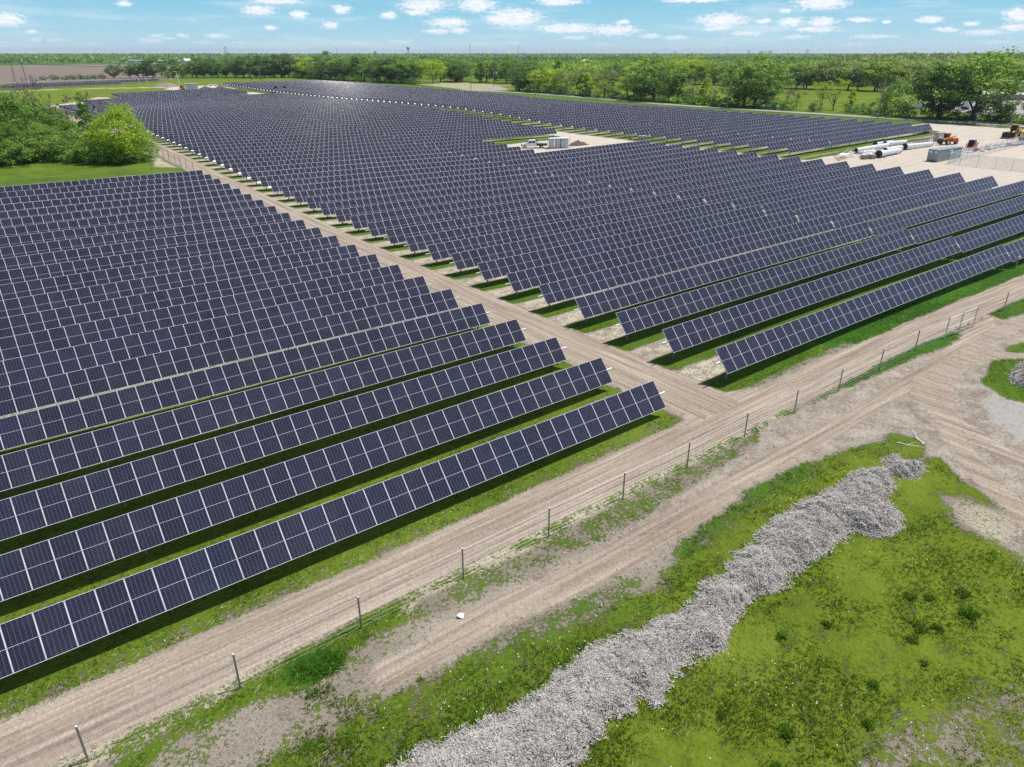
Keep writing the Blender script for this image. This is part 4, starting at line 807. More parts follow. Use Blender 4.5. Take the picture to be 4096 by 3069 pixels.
belt('distant_woods', .30, 1.30, 850, 1500, 1500, 13, 'dark', 3.4, 34)
belt('distant_woods', -.10, 1.32, 1900, 3600, 5200, 15, 'mid', 7, 16)
belt('distant_woods', -.10, 1.32, 3400, 9000, 9000, 12, 'dark', 16, 9)
belt('distant_woods', 1.02, 1.34, 800, 1250, 1300, 16, 'olive', 3.6, 34, 0, 1)
belt('distant_woods', 1.02, 1.34, 1000, 1500, 900, 16, 'mid', 3.6, 30, 0, 3)
# ------------------------------------------------------------------ fences
wire_m = mat('fence_wire', (.52, .53, .54), .45, .6)
wood_post = mat('weathered_post', (.20, .17, .13), .85, 0, .3, 9)
def wire_strip(b, p, q, r=.006, m=0):
    b.tube(p, q, r, n=3, m=m, cap=False)
def wire_fence(pts, label, group=None, h=1.79, nw=8, vs=.6, top=.007, post_r=.042, col=None, lean=.0):
    root = thing('wire_fence', label, 'fence', (pts[0][0], pts[0][1], H(*pts[0])), 0, group); o = Vector(root.location)
    pm = MB().tube((0, 0, -.1), (0, 0, h), post_r, n=7, m=0); pm.box((0, 0, h), (.07, .07, .04), 1); pm = pm.mesh('post', [col or post_m, galv_pale])
    for p in pts: place('post', pm, root, Vector((p[0], p[1], H(*p)))-o, (U(-lean, lean), U(-lean, lean), U(0, 3)))
    b = MB()
    for a, c in zip(pts[:-1], pts[1:]):
        A = Vector((*a, H(*a)))-o; C = Vector((*c, H(*c)))-o
        for k in range(nw): wire_strip(b, A+Vector((0, 0, .1+(h-.16)*k/(nw-1))), C+Vector((0, 0, .1+(h-.16)*k/(nw-1))), top if k == nw-1 else .0032)
        L = (C-A).length; n = int(L/vs)
        for k in range(1, n): q = A.lerp(C, k/n); wire_strip(b, q+Vector((0, 0, .1)), q+Vector((0, 0, h-.06)), .0026)
    b.build('woven_wire', [wire_m], root); return root
fp = [(-7.05, 23.6), (-1.65, 23.56), (3.84, 23.6), (9.2, 23.6), (14.6, 23.6), (19.93, 23.6), (25.31, 23.58), (30.71, 23.6), (36.34, 23.7), (41.6, 23.6), (46.85, 23.53), (52.3, 23.5), (58.2, 23.75), (62.51, 23.44)]
wire_fence(fp, 'woven wire fence on steel posts along the near side of the perimeter road')
wire_fence([(74.32, 23.6), (79.8, 23.5), (85.3, 23.5), (90.8, 23.4), (96.3, 23.4)], 'woven wire fence starting again right of the open gateway')
# braced gateway at the end of the front fence
root = thing('gate_brace', 'braced steel end panel of three posts with two rails beside the gateway', 'fence panel', (62.51, 23.44, H(62.51, 23.44))); o = Vector(root.location)
gp = [(62.51, 23.44), (64.75, 23.35), (67.36, 23.31)]
for p in gp: MB().tube((0, 0, -.1), (0, 0, 1.95), .055, n=8).build('post', [galv], root, Vector((*p, H(*p)))-o)
for z in (1.86, .95):
    for a, c in zip(gp[:-1], gp[1:]): MB().tube(Vector((*a, H(*a)+z))-o, Vector((*c, H(*c)+z))-o, .032, n=6).build('rail', [galv_pale], root)
wire_fence([(36.3, 201.6), (35.96, 194.7), (36.16, 190), (36.2, 185.2), (35.9, 180.5), (36.1, 175.6), (36.1, 171), (36.2, 166.4), (36.1, 162), (36.35, 158.1), (36.8, 154.9)], 'wire fence on posts along the left side of the cross road by the wood', h=1.9, nw=6, vs=1.5, top=.02, post_r=.055)
wire_fence([(-6, 149.9), (-.2, 149.9), (5.7, 150.0), (11.4, 150.5), (17.1, 150.9), (22.9, 151.6), (28.8, 152.5), (34.4, 153.6), (36.8, 154.9)], 'wire fence behind the last near-left solar row at the clearing', h=1.8, nw=5, vs=1.5, top=.018, post_r=.05)
# chain-link enclosure in the yard
def chain_material():
    m = bpy.data.materials.new('chain_link_mesh'); m.use_nodes = True; t = NT(m.node_tree); b = t.n['Principled BSDF']
    uv = t.new('ShaderNodeUVMap', uv_map='mesh').outputs[0]; u, v, _ = t.sep(uv)
    def ln(c): return t.m('LESS_THAN', t.m('ABSOLUTE', t.m('SUBTRACT', t.m('FRACT', c), .5)), .075)
    a = t.m('MAXIMUM', ln(t.m('ADD', u, v)), ln(t.m('SUBTRACT', u, v)))
    b.inputs['Base Color'].default_value = (.55, .56, .57, 1); b.inputs['Roughness'].default_value = .5; t.put(b.inputs['Alpha'], a); return m
chain_m = chain_material()
def chain_fence(pts, label, h=2.25):
    root = thing('chain_link_fence', label, 'fence', (*pts[0], H(*pts[0]))); o = Vector(root.location)
    pm = MB().tube((0, 0, -.1), (0, 0, h+.05), .045, n=7).mesh('post', [galv]); V = []; F = []; UVs = []; rail = MB(); L0 = 0
    for i, p in enumerate(pts):
        place('post', pm, root, Vector((*p, H(*p)))-o); q = Vector((*p, H(*p)))-o; V += [q+Vector((0, 0, .05)), q+Vector((0, 0, h))]
        if i:
            L = math.dist(pts[i-1], p); F.append((2*i-2, 2*i, 2*i+1, 2*i-1)); UVs += [(L0/.08, 0), ((L0+L)/.08, 0), ((L0+L)/.08, h/.08), (L0/.08, h/.08)]; L0 += L
            rail.tube(V[2*i-1], V[2*i+1], .028, n=5); rail.tube(V[2*i-2], V[2*i], .012, n=4)
    me = mesh_np('chain_mesh', [tuple(v) for v in V], F, chain_m); uv = me.uv_layers.new(name='mesh'); uv.data.foreach_set('uv', np.array(UVs, np.float32).ravel()); place('chain_mesh', me, root); rail.build('rail', [galv_pale], root)
chain_fence([(163.0, 69.2), (166, 69.3), (169.2, 69.5), (172.3, 69.7), (175.4, 69.9), (178.5, 70.0), (181.6, 70.2), (184.7, 70.4), (187.8, 70.5), (191, 70.7), (194, 70.8), (197.2, 71.0), (200.3, 71.2), (203.4, 71.3), (206.5, 71.4), (210, 71.6)], 'chain link fence line running away behind the grey container')
chain_fence([(163.0, 69.2), (162.8, 66.9), (162.9, 63.6), (163.0, 60.4), (163.0, 57.4), (163.1, 54.2), (163.2, 51), (163.3, 48)], 'nearer chain link fence line with thick corner posts right of the container')
# ------------------------------------------------------------------ paints
white_p = mat('white_paint', (.80, .81, .82), .25, 0, .05, 2); black_p = mat('black_rubber', (.018, .018, .018), .7); dark_g = mat('dark_window', (.015, .02, .025), .08); chrome = mat('bright_metal', (.6, .6, .6), .25, .9)
orange_p = mat('orange_paint', (.72, .12, .02), .35, 0, .1, 3); red_p = mat('red_paint', (.55, .03, .02), .35, 0, .1, 3); yellow_p = mat('dusty_yellow_paint', (.70, .40, .05), .45, 0, .18, 3); cont_p = mat('container_paint', (.25, .31, .30), .55, 0, .14, 1.2); blackm = mat('dark_steel', (.04, .04, .042), .5, .4, .2, 4); conc = mat('concrete', (.48, .46, .43), .9, 0, .15, 3); lumber_m = mat('grey_lumber', (.33, .28, .24), .85, 0, .3, 6); soil_m = mat('dark_soil', (.12, .088, .066), .95, 0, .4, 3, bump=.6); earth_m = mat('spoil_earth', (.27, .21, .17), .95, 0, .3, 1.5, bump=.6)
def wheel(parent, x, y, r, w, rim=chrome):
    t = MB().tube((0, -w/2, 0), (0, w/2, 0), r, n=18).build('wheel', [black_p], parent, (x, y, r)); MB().tube((0, -w/2-.012, 0), (0, w/2+.012, 0), r*.55, n=12).build('rim', [rim], t)
def gz(x, y): return (x, y, H(x, y))
# ------------------------------------------------------------------ flatbed pickup on the pad
def flatbed(x, y, rz, label, s=.95):
    r = thing('flatbed_truck', label, 'truck', gz(x, y), rz); r.scale = (s, s, s)
    b = MB(); b.prism([(3.05, .55), (3.1, 1.0), (3.0, 1.22), (1.75, 1.36), (1.1, 2.02), (-.55, 2.06), (-.75, 1.9), (-.8, .55)], -.98, .98, 0, 'y'); b.build('cab', [white_p], r)
    g = MB(); g.add([(1.72, -.8, 1.38), (1.72, .8, 1.38), (1.14, .72, 1.98), (1.14, -.72, 1.98)], [(0, 1, 2, 3)]); g.build('windscreen', [dark_g], r, (.02, 0, .012))
    for sy in (-1, 1):
        w = MB()
        for xa, xb in ((1.35, .42), (.32, -.45)): w.prism([(xa, 1.38), (xb, 1.38), (xb, 1.88), (min(xa, 1.0), 1.88)], 0, .012, 0, 'y')
        w.build('side_window', [dark_g], r, (0, .985*sy if sy > 0 else -.997, 0))
        MB().box((3.07, .72*sy, .98), (.08, .36, .2)).build('headlight', [mat('headlight_glass', (.85, .87, .9), .1)], r)
        MB().box((1.2, 1.12*sy, 1.42), (.1, .2, .3)).build('mirror', [black_p], r)
    MB().box((3.12, 0, .86), (.06, 1.0, .34)).build('grille', [blackm], r); MB().box((3.15, 0, .52), (.16, 1.95, .24)).build('bumper', [chrome], r)
    bed = MB(); bed.box((-2.3, 0, 1.02), (2.95, 2.35, .12)); bed.box((-2.2, 0, .72), (3.0, .9, .24)); bed.build('flatbed', [blackm], r)
    rk = MB(); 
    for sy in (-1, 0, 1): rk.box((-.92, sy*.95, 1.6), (.07, .07, 1.1))
    rk.box((-.92, 0, 2.12), (.07, 2.0, .07)); rk.build('headache_rack', [black_p], r)
    for xx in (2.25, -2.2):
        for sy in (-1, 1): wheel(r, xx, .86*sy, .42, .30 if xx > 0 else .45)
    tg = thing('cargo_sacks', 'white sacks lying on the bed of the flatbed truck', 'sacks', gz(x, y), rz)
    for q in ((-1.6, .2, 1.22), (-2.2, -.3, 1.2), (-2.7, .3, 1.18)): MB().box(q, (.7, .9, .3), rz=.4).build('sack', [white_p], tg)
flatbed(118.4, 150.35, R(149), 'white crew-cab flatbed truck parked on the dirt pad')
# ------------------------------------------------------------------ caged cabinets beside the truck
cg = thing('equipment_cage', 'steel framed cage around pale cabinets on the dirt pad', 'equipment', gz(123.6, 146.4), R(-22)); fr = MB()
for xx in (-2.6, -.9, .9, 2.6):
    for yy in (-1.15, 1.15): fr.box((xx, yy, 1.2), (.08, .08, 2.4))
for yy in (-1.15, 1.15): fr.box((0, yy, 2.38), (5.3, .08, .08)); fr.box((0, yy, .06), (5.3, .1, .12))
for xx in (-2.6, 2.6): fr.box((xx, 0, 2.38), (.08, 2.3, .08))
fr.build('frame', [galv], cg)
cabm = mat('pale_blue_cabinet', (.56, .62, .68), .4, 0, .06, 2)
for xx, w, d, h in ((-1.9, 1.0, 1.6, 2.0), (-.35, .75, 1.6, 2.15), (1.35, 1.9, 1.8, 2.1)):
    c = MB().box((xx, 0, h/2+.1), (w, d, h)).build('cabinet', [cabm], cg); MB().box((xx, -d/2-.01, h/2+.1), (.03, .02, h*.9)).build('door_seam', [blackm], c)
MB().box((0, .0, 2.44), (5.2, 2.2, .04)).build('roof_sheet', [galv_pale], cg)
def mound(name, x, y, lx, ly, h, m, label, seed, cat='dirt pile', rz=0, rough=.5):
    rg = np.random.default_rng(seed); n = 34; V = []; F = []
    for i in range(n+1):
        for j in range(n+1):
            u, v = i/n*2-1, j/n*2-1; d = math.hypot(u, v); nz_ = float(fbm(np.array([x+u*lx]), np.array([y+v*ly]), max(.5, lx*.35), seed)[0]); n2_ = float(vnoise(np.array([x+u*lx*1.]), np.array([y+v*ly]), .45, seed+3)[0])
            z = max(0, 1-d**1.3*(1.05+.5*(nz_-.5)))*h*(.55+.9*nz_)+rough*.35*(n2_-.5)*(d < .95)*min(1, h); c, s_ = math.cos(rz), math.sin(rz); px, py = x+u*lx*c-v*ly*s_, y+u*lx*s_+v*ly*c; V.append((px, py, H(px, py)-.04+z))
    for i in range(n):
        for j in range(n): a = i*(n+1)+j; F.append((a, a+n+1, a+n+2, a+1))
    return tag(place(name, mesh_np(name, V, F, m, smooth=False)), label, cat)
mound('dirt_pile', 131, 147.3, 3.4, 1.5, 1.2, soil_m, 'dark brown dirt pile beside the caged cabinets', 5, rz=R(-10))
mound('dirt_pile', 216, 99, 6, 2.2, .7, soil_m, 'low dark dirt pile near the road at the yard edge', 6)
mound('dirt_pile', 123, 551, 9, 5, 3.0, earth_m, 'broad brown earth mound beyond the far meadow track', 7)
mound('dirt_pile', 135, 503, 4.5, 2, 1.4, soil_m, 'dark spoil heap behind the far solar rows', 8)
mound('dirt_pile', 143, 499, 3.5, 2, 1.8, soil_m, 'smaller dark spoil heap near the far white pickup', 9)
mound('dirt_pile', 208, 545, 8, 4, 1.6, earth_m, 'reddish earth bank below the dense far trees', 10)
# crate and cabinets by the far block corner
ct = thing('rubble_heap', 'tangled brown heap beside two pale boxes at the pad edge', 'rubble', gz(149.0, 146.0))
for k in range(16): MB().box((U(-.9, .9), U(-.6, .6), U(.15, .9)), (U(.3, 1.1), U(.1, .3), U(.08, .25)), rz=U(0, 3), ry=U(-.6, .6)).build('board', [lumber_m if k % 3 else soil_m], ct)
for dx, lb in ((0, 'left of two pale concrete boxes at the pad edge'), (1.15, 'right of two pale concrete boxes at the pad edge')):
    t = thing('concrete_box', lb, 'box', gz(150.5+dx*.75, 144.2-dx*.75), R(-42)); MB().box((0, 0, .5), (.95, .9, .9)).build('body', [conc], t); MB().box((0, 0, 1.0), (1.02, .97, .08)).build('lid', [galv_pale], t)
# ------------------------------------------------------------------ shipping container
c = thing('shipping_container', 'grey-green shipping container standing in the yard', 'container', gz(168.7, 72.75), R(-1.2))
L_, W_, H_ = 9.8, 2.25, 2.36; b = MB()
b.box((0, 0, H_-.06), (L_, W_, .12))
for sy in (-1, 1):
    n = 44
    for k in range(n): b.box((-L_/2+.1+(k+.5)*(L_-.2)/n, sy*(W_/2-.05-(.02 if k % 2 else 0)), H_/2), ((L_-.2)/n-.002, .04, H_-.26))
    b.box((0, sy*(W_/2-.04), .08), (L_, .08, .16)); b.box((0, sy*(W_/2-.04), H_-.10), (L_-.01, .09, .14))
b.box((L_/2-.05, 0, H_/2), (.06, W_-.1, H_-.14))
for sx in (-1, 1):
    for sy in (-1, 1): b.box((sx*(L_/2-.06), sy*(W_/2-.06), H_/2), (.13, .13, H_+.02))
b.build('body', [cont_p], c)
for sy in (-1, 1):
    d = MB().box((-L_/2+.02, sy*.52, H_/2), (.05, 1.0, H_-.22)).build('door', [cont_p], c)
    for q in (-.3, .3): MB().tube((-L_/2-.03, sy*.52+q, .15), (-L_/2-.03, sy*.52+q, H_-.15), .022, n=6).build('lock_bar', [galv], d)
    MB().box((-L_/2-.012, sy*.55, H_*.78), (.02, .55, .32)).build('placard', [white_p], d)
MB().box((-L_/2-.015, -.12, H_*.58), (.02, .22, .16)).build('warning_sticker', [mat('yellow_sticker', (.75, .6, .05), .5)], c)
sgn = MB().box((.3, -W_/2-.01, 1.55), (1.1, .03, 1.0)).build('sign', [white_p], c); MB().box((.3, -W_/2-.03, 1.62), (.7, .012, .36)).build('sign_emblem', [mat('blue_print', (.05, .10, .35), .5)], sgn); MB().box((.3, -W_/2-.03, 1.2), (.9, .012, .12)).build('sign_line', [mat('blue_print', (.05, .10, .35), .5)], sgn)
# ------------------------------------------------------------------ yard machines
def telehandler(x, y, rz, label):
    r = thing('telehandler', label, 'telehandler', gz(x, y), rz); r.scale = (.95,)*3
    b = MB(); b.box((0, 0, .95), (4.2, 1.1, .5)); b.box((-1.2, .75, 1.15), (1.8, .7, .8)); b.prism([(-2.2, .7), (-2.2, 1.5), (-.8, 1.45), (-.4, .7)], -.9, .9, 0, 'y'); b.build('body', [orange_p], r)
    cb = MB(); cb.box((.15, -.65, 1.9), (1.3, .8, 1.3)); cb.build('cab', [dark_g], r); MB().box((.15, -.65, 2.6), (1.45, .95, .12)).build('cab_roof', [orange_p], r)
    MB().tube((-2.1, .25, 2.0), (2.6, .25, 1.35), .2, .16, 4).build('boom', [yellow_p], r); MB().tube((2.5, .25, 1.4), (3.1, .25, .8), .14, n=6).build('boom_nose', [blackm], r)
    f = MB(); f.box((3.2, 0, .9), (.12, 1.5, 1.0)); f.box((3.75, -.45, .42), (1.1, .12, .06)); f.box((3.75, .45, .42), (1.1, .12, .06)); f.build('fork_carriage', [blackm], r)
    for xx in (-1.55, 1.55):
        for sy in (-1, 1): wheel(r, xx, .95*sy, .66, .45, orange_p if xx < 0 else chrome)
    MB().tube((-.4, -.3, 2.7), (-.4, -.3, 2.9), .08, n=8).build('beacon', [mat('amber_beacon', (.9, .4, .02), .3)], r)
telehandler(194.3, 83.6, R(168), 'orange telehandler with black cab parked by the lumber pile')
def track_loader(x, y, rz, label, body, s=1.0, name='skid_steer_loader', cat='loader'):
    r = thing(name, label, cat, gz(x, y), rz); r.scale = (s,)*3
    b = MB(); b.prism([(-1.5, .45), (-1.6, 1.5), (-.8, 1.7), (.6, 1.1), (.9, .5)], -.62, .62, 0, 'y'); b.build('body', [body], r)
    cb = MB(); cb.prism([(-.7, 1.1), (-.75, 2.1), (.35, 2.1), (.75, 1.1)], -.55, .55, 0, 'y'); cb.build('cab', [dark_g], r); MB().box((-.2, 0, 2.14), (1.2, 1.15, .08)).build('cab_roof', [blackm], r)
    for sy in (-1, 1):
        MB().path([Vector((-1.4, sy*.78, 1.65)), Vector((.5, sy*.78, 1.35)), Vector((1.5, sy*.7, .5))], [.11, .10, .09], 5).build('lift_arm', [body], r)
        MB().prism([(-1.5, .12), (-1.7, .35), (-1.2, .62), (.9, .62), (1.15, .3), (.9, .05), (-1.2, .05)], -.17, .17, 0, 'y').build('track', [black_p], r, (0, sy*.82, 0))
    bk = MB(); bk.prism([(1.45, .12), (2.2, .08), (2.15, .16), (1.6, .25), (1.5, .8), (1.42, .8)], -.95, .95, 0, 'y'); bk.build('bucket', [galv_pale], r); return r
track_loader(185.3, 74.6, R(185), 'red compact track loader with black cab behind the chain link fence', red_p, 1.12)
def wheel_loader(x, y, rz, label):
    r = thing('wheel_loader', label, 'loader', gz(x, y), rz)
    b = MB(); b.prism([(-3.2, .9), (-3.1, 2.1), (-1.0, 2.2), (-.8, 1.0), (.9, .9), (.9, .7), (-3.0, .7)], -.9, .9, 0, 'y'); b.build('body', [yellow_p], r)
    MB().prism([(-.9, 1.6), (-.85, 3.1), (.3, 3.1), (.65, 1.7), (.5, 1.2), (-.8, 1.2)], -.7, .7, 0, 'y').build('cab', [dark_g], r); MB().box((-.25, 0, 3.16), (1.5, 1.6, .14)).build('cab_roof', [mat('orange_roof', (.75, .28, .06), .5)], r)
    for sy in (-1, 1):
        MB().path([Vector((.6, sy*.45, 1.7)), Vector((1.9, sy*.5, 1.5)), Vector((3.1, sy*.55, .5))], [.2, .22, .16], 5).build('lift_arm', [yellow_p], r)
        for xx in (-2.0, 1.4): wheel(r, xx, .95*sy, .78, .55, yellow_p)
    bk = MB(); bk.prism([(2.9, .2), (4.2, .05), (4.15, .15), (3.3, .4), (3.1, 1.5), (2.95, 1.5)], -1.45, 1.45, 0, 'y'); bk.build('bucket', [blackm], r)
wheel_loader(219.6, 79.3, R(183), 'yellow wheel loader with raised dark bucket near the utility pole')
dz = thing('tracked_dozer', 'yellow tracked machine with large lettering on its rear hood', 'dozer', gz(217.6, 74.6), R(180)); b = MB()
b.prism([(-2.6, .9), (-2.7, 2.3), (2.3, 2.2), (2.6, 1.9), (2.6, .9)], -1.15, 1.15, 0, 'y'); b.build('body', [yellow_p], dz)
MB().box((-1.2, 0, 2.5), (1.8, 1.6, .35)).build('engine_vents', [blackm], dz)
for sy in (-1, 1): MB().prism([(-2.6, .15), (-2.9, .6), (-2.4, .98), (2.4, .98), (2.8, .6), (2.5, .1)], -.3, .3, 0, 'y').build('track', [blackm], dz, (0, sy*1.2, 0))
def lettering(s, parent, loc, rot, size, m, ext=.01, name='lettering'):
    cu = bpy.data.curves.new(name, 'FONT'); cu.body = s; cu.size = size; cu.extrude = ext; cu.offset = .012*size; cu.align_x = 'CENTER'; cu.align_y = 'CENTER'; cu.materials.append(m)
    tmp = bpy.data.objects.new(name, cu); COL.objects.link(tmp); bpy.context.view_layer.update(); me = bpy.data.meshes.new_from_object(tmp.evaluated_get(bpy.context.evaluated_depsgraph_get())); bpy.data.objects.remove(tmp); o = bpy.data.objects.new(name, me); COL.objects.link(o); o.parent = parent; o.location = loc; o.rotation_euler = rot; return o
pl = MB().box((1.2, 1.16, 1.65), (2.3, .02, 1.0)).build('side_plate', [blackm], dz)
lettering('CAT', dz, (1.25, 1.185, 1.66), (R(90), 0, R(180)), 1.05, white_p); MB().prism([(-.28, 0), (.28, 0), (0, .3)], 0, .012, 0, 'y').build('triangle_mark', [mat('yellow_print', (.8, .5, .03), .5)], dz, (1.23, 1.19, 1.2))
for sx in (1,):
    pl2 = MB().box((2.61, 0, 1.5), (.02, 1.7, .9)).build('rear_plate', [blackm], dz); lettering('CAT', dz, (2.63, 0, 1.5), (R(90), 0, R(90)), .9, white_p)
# lumber racks and concrete blocks
lp = thing('lumber_stack', 'long low stack of grey timber frames at the yard edge', 'lumber stack', gz(193.0, 89.2), R(-6))
for k in range(14):
    xx = -4.6+k*.7
    for sy in (-1, 1): MB().box((xx, sy*.9, .55), (.08, .08, 1.1), ry=U(-.5, .5)).build('frame_leg', [lumber_m], lp)
for k in range(9): MB().box((U(-.6, .4), -.95+k*.24, 1.15+U(0, .05)), (U(7.5, 9.4), .17, .06), rz=U(-.02, .02)).build('board', [lumber_m], lp)
for x, y, z, lb in [(199.0, 87.8, 0, 'front lower'), (200.6, 89.0, 0, 'rear lower'), (199.5, 88.4, 1.05, 'top'), (202.3, 88.0, 0, 'right')]:
    t = tag(MB().box((0, 0, .5), (1.9, 1.1, 1.0)).build('concrete_block', [conc], None, (x, y, H(x, y)+z), (0, 0, R(-12))), lb+' one of the pale blocks beside the timber stack', 'block')
# steel monopoles, flanges, dunnage
octo = mat('zinc_pole', (.74, .77, .80), .38, .25, .06, .8)
def monopole(x0, y0, x1, y1, r0, r1, label, fl=True, z=0):
    z0 = H(x0, y0); t = thing('steel_monopole', label, 'steel pole', (x0, y0, z0)); a = Vector((0, 0, .22+r0+z)); e = Vector((x1-x0, y1-y0, H(x1, y1)-z0+.22+r1+z)); d = (e-a).normalized()
    MB().tube(a, e, r0, r1, 12, cap=False).build('shaft', [octo], t, smooth=False); MB().tube(a+d*.02, a+d*.06, r0*.97, n=12).build('end_opening', [black_p], t)
    if fl:
        ring = MB(); ring.tube(a-d*.06, a+d*.07, r0*1.35, n=18, cap=False); n = 18; o1 = d.orthogonal().normalized(); o2 = d.cross(o1)
        V = [a-d*.06+(o1*math.cos(k*2*PI/n)+o2*math.sin(k*2*PI/n))*rr for rr in (r0*.62, r0*1.35) for k in range(n)]; ring.add(V, [(k, (k+1) % n, n+(k+1) % n, n+k) for k in range(n)]); ring.build('flange', [blackm], t)
        MB().tube(e-d*.1, e+d*.04, r1*1.25, n=16, cap=True).build('end_collar', [galv], t)
    for f in (.1, .9): q = a.lerp(e, f); MB().box((q.x, q.y, .1), (.25, 2.1, .2), rz=math.atan2(d.y, d.x)).build('dunnage', [lumber_m], t)
monopole(161.3, 83.1, 171.3, 83.5, .60, .52, 'big white steel pole with dark flange nearest the solar rows')
monopole(177.3, 85.6, 188.0, 84.5, .55, .42, 'big white steel pole lying farthest right, towards the container')
monopole(169.6, 86.0, 176.6, 85.9, .48, .42, 'white steel pole in line behind the nearest flanged one', False)
monopole(164.3, 90.0, 178.3, 90.2, .50, .46, 'long white steel pole lying in the middle of the stack', False)
monopole(179.8, 91.6, 187.6, 90.5, .46, .40, 'short white steel pole at the back right of the stack')
monopole(177.2, 92.6, 185.3, 92.7, .44, .36, 'slim white steel pole at the very back of the stack')
AGR = 'loose galvanised pipes in the pole stack'
for k in range(40):
    x, y = U(157.5, 171), U(84.6, 91.6)
    if y > 89 and x > 163: y -= 3
    L = U(1.2, 4.2); rz = U(-.5, .5); z = U(.08, .75); b = MB(); b.tube((-L/2, 0, 0), (L/2, 0, U(-.1, .25)), U(.05, .13), n=6)
    if k % 3 == 0: b.box((L/2, 0, .1), (.05, .4, .4))
    tag(b.build('steel_pipe', [octo if k % 4 else galv], None, (x, y, H(x, y)+z), (U(-.2, .2), 0, rz)), 'loose galvanised pipe lying among the steel poles', 'steel pipe', AGR)
for x, y, s, lb in [(157.9, 84.3, 1.2, 'brown slatted crate at the near left corner of the pole stack'), (159.3, 83.4, 1.15, 'pale grey crate beside the brown crate by the pole stack'), (160.0, 84.6, 1.1, 'white-topped crate right of the pale grey crate')]:
    t = thing('crate', lb, 'crate', gz(x, y), R(-20)); MB().box((0, 0, .45), (s, s, .8)).build('crate_body', [lumber_m if 'brown' in lb else conc], t)
    for k in range(4): MB().box((0, -s/2-.02, .15+k*.2), (s, .03, .09)).build('slat', [lumber_m], t)
for k in range(5): tag(MB().box((0, 0, .1), (U(2, 3.2), .25, .08)).build('board', [lumber_m], None, (152.8+k*1.1, 87+k*.5, H(152.8+k*1.1, 87+k*.5)+.02*k), (0, 0, U(-.6, .3))), 'grey board lying loose left of the pole stack', 'board', 'loose boards left of the pole stack')
for k in range(22):
    x, y = U(184, 206), U(72.0, 75.0)
    if x < 189 and y > 73: continue
    tag(MB().box((0, 0, .25), (U(.6, 1.8), U(.4, .9), U(.3, .6)), rz=U(0, 1)).build('rubble_block', [conc if k % 2 else galv_pale], None, gz(x, y), (U(-.2, .2), U(-.2, .2), U(0, 3))), 'pale rubble block lying behind the chain link fence', 'rubble', 'pale rubble behind the chain link fence')
tag(ribbon('grey_tarp', [(198, 74.2), (214, 72.6)], 3.0, mat('grey_tarp', (.18, .19, .20), .7, 0, .15, 2), .25, None), 'dark grey tarp strip lying behind the chain link fence', 'tarp')
# wrapped bales and a long pale shed beyond the big roadside trees
for k in range(7):
    x, y = 300+k*4.1, 148.5-k*3.9; b = MB(); b.tube((-2, 0, 1.5), (2, 0, 1.5), 1.6, n=10); b.box((0, 0, .3), (4, 3, .6))
    tag(b.build('wrapped_bale', [white_p if k % 3 else earth_m], None, gz(x, y), (0, 0, R(20))), 'wrapped pale bale behind the big roadside trees', 'bale', 'row of wrapped bales behind the roadside trees')
def shed(x, y, L, D, h, rz, label, wall, roof, nwin=0, name='shed', rise=.8, doors=1):
    r = thing(name, label, 'building', gz(x, y), rz); MB().box((0, 0, h/2), (L, D, h)).build('wall', [wall], r)
    MB().prism([(-D/2-.3, h), (0, h+rise), (D/2+.3, h), (D/2+.3, h-.15), (-D/2-.3, h-.15)], -L/2-.3, L/2+.3, 0, 'x').build('roof', [roof], r)
    for k in range(nwin): MB().box((-L/2+(k+.5)*L/nwin, -D/2-.03, h*.55), (L/nwin*.4, .06, h*.3)).build('window', [dark_g], r)
    for k in range(doors): MB().box((-L*.3+k*L*.5, -D/2-.04, h*.35), (min(4, L*.1), .08, h*.7)).build('door', [blackm], r)
    return r
grey_w = mat('pale_grey_wall', (.52, .54, .56), .7, 0, .08, .5); white_r = mat('white_metal_roof', (.80, .81, .82), .45, 0, .05, .4); blue_w = mat('blue_grey_cladding', (.33, .42, .52), .6, 0, .1, .6); brown_w = mat('brown_wall', (.30, .24, .20), .8, 0, .15, .5)
shed(398, 152, 17, 9, 2.6, R(-62), 'long low shed with white roof at the right beyond the bales', brown_w, white_r)
def pol(azd, D): a = R(azd); return D*math.sin(a), D*math.cos(a)
def face(azd): return -R(azd)
x, y = pol(27.0, 1420); shed(x, y, 118, 30, 6.5, face(27), 'very long white-roofed warehouse behind the dense far trees', grey_w, white_r, 14)
x, y = pol(23.8, 1380); shed(x, y, 14, 12, 7, face(24), 'small white-roofed building left of the long warehouse', grey_w, white_r)
x, y = pol(11.35, 1900); shed(x, y, 50, 26, 5, face(11), 'long blue-grey farm shed beyond the ploughed field', blue_w, mat('blue_grey_roof', (.42, .48, .55), .5), 8)
x, y = pol(12.65, 1880); shed(x, y, 21, 20, 4.4, face(12), 'second grey farm shed right of the long one', blue_w, white_r)
x, y = pol(13.4, 1880); shed(x, y, 26, 12, 3.4, face(13), 'low dark farm shed between the grey shed and the white barn', brown_w, mat('blue_grey_roof', (.42, .48, .55), .5))
x, y = pol(14.15, 1860); shed(x, y, 14, 16, 3.5, face(14)+R(30), 'white gable-roofed barn beyond the ploughed field', white_p, white_r, rise=5)
x, y = pol(36.8, 1080); shed(x, y, 16, 20, 5, face(37), 'flat white tank roof building left of the stacks', grey_w, white_r)
x, y = pol(36.5, 1110); shed(x, y, 26, 20, 3.6, face(37), 'wide pale roof between the trees and the first stacks', grey_w, white_r)
x, y = pol(39.2, 800); shed(x, y, 15, 12, 5.5, face(39), 'pale grey building with dark openings below the stacks', grey_w, conc, 3)
x, y = pol(44.0, 1200); shed(x, y, 16, 14, 7, face(44), 'small white building right of the white tank', grey_w, white_r)
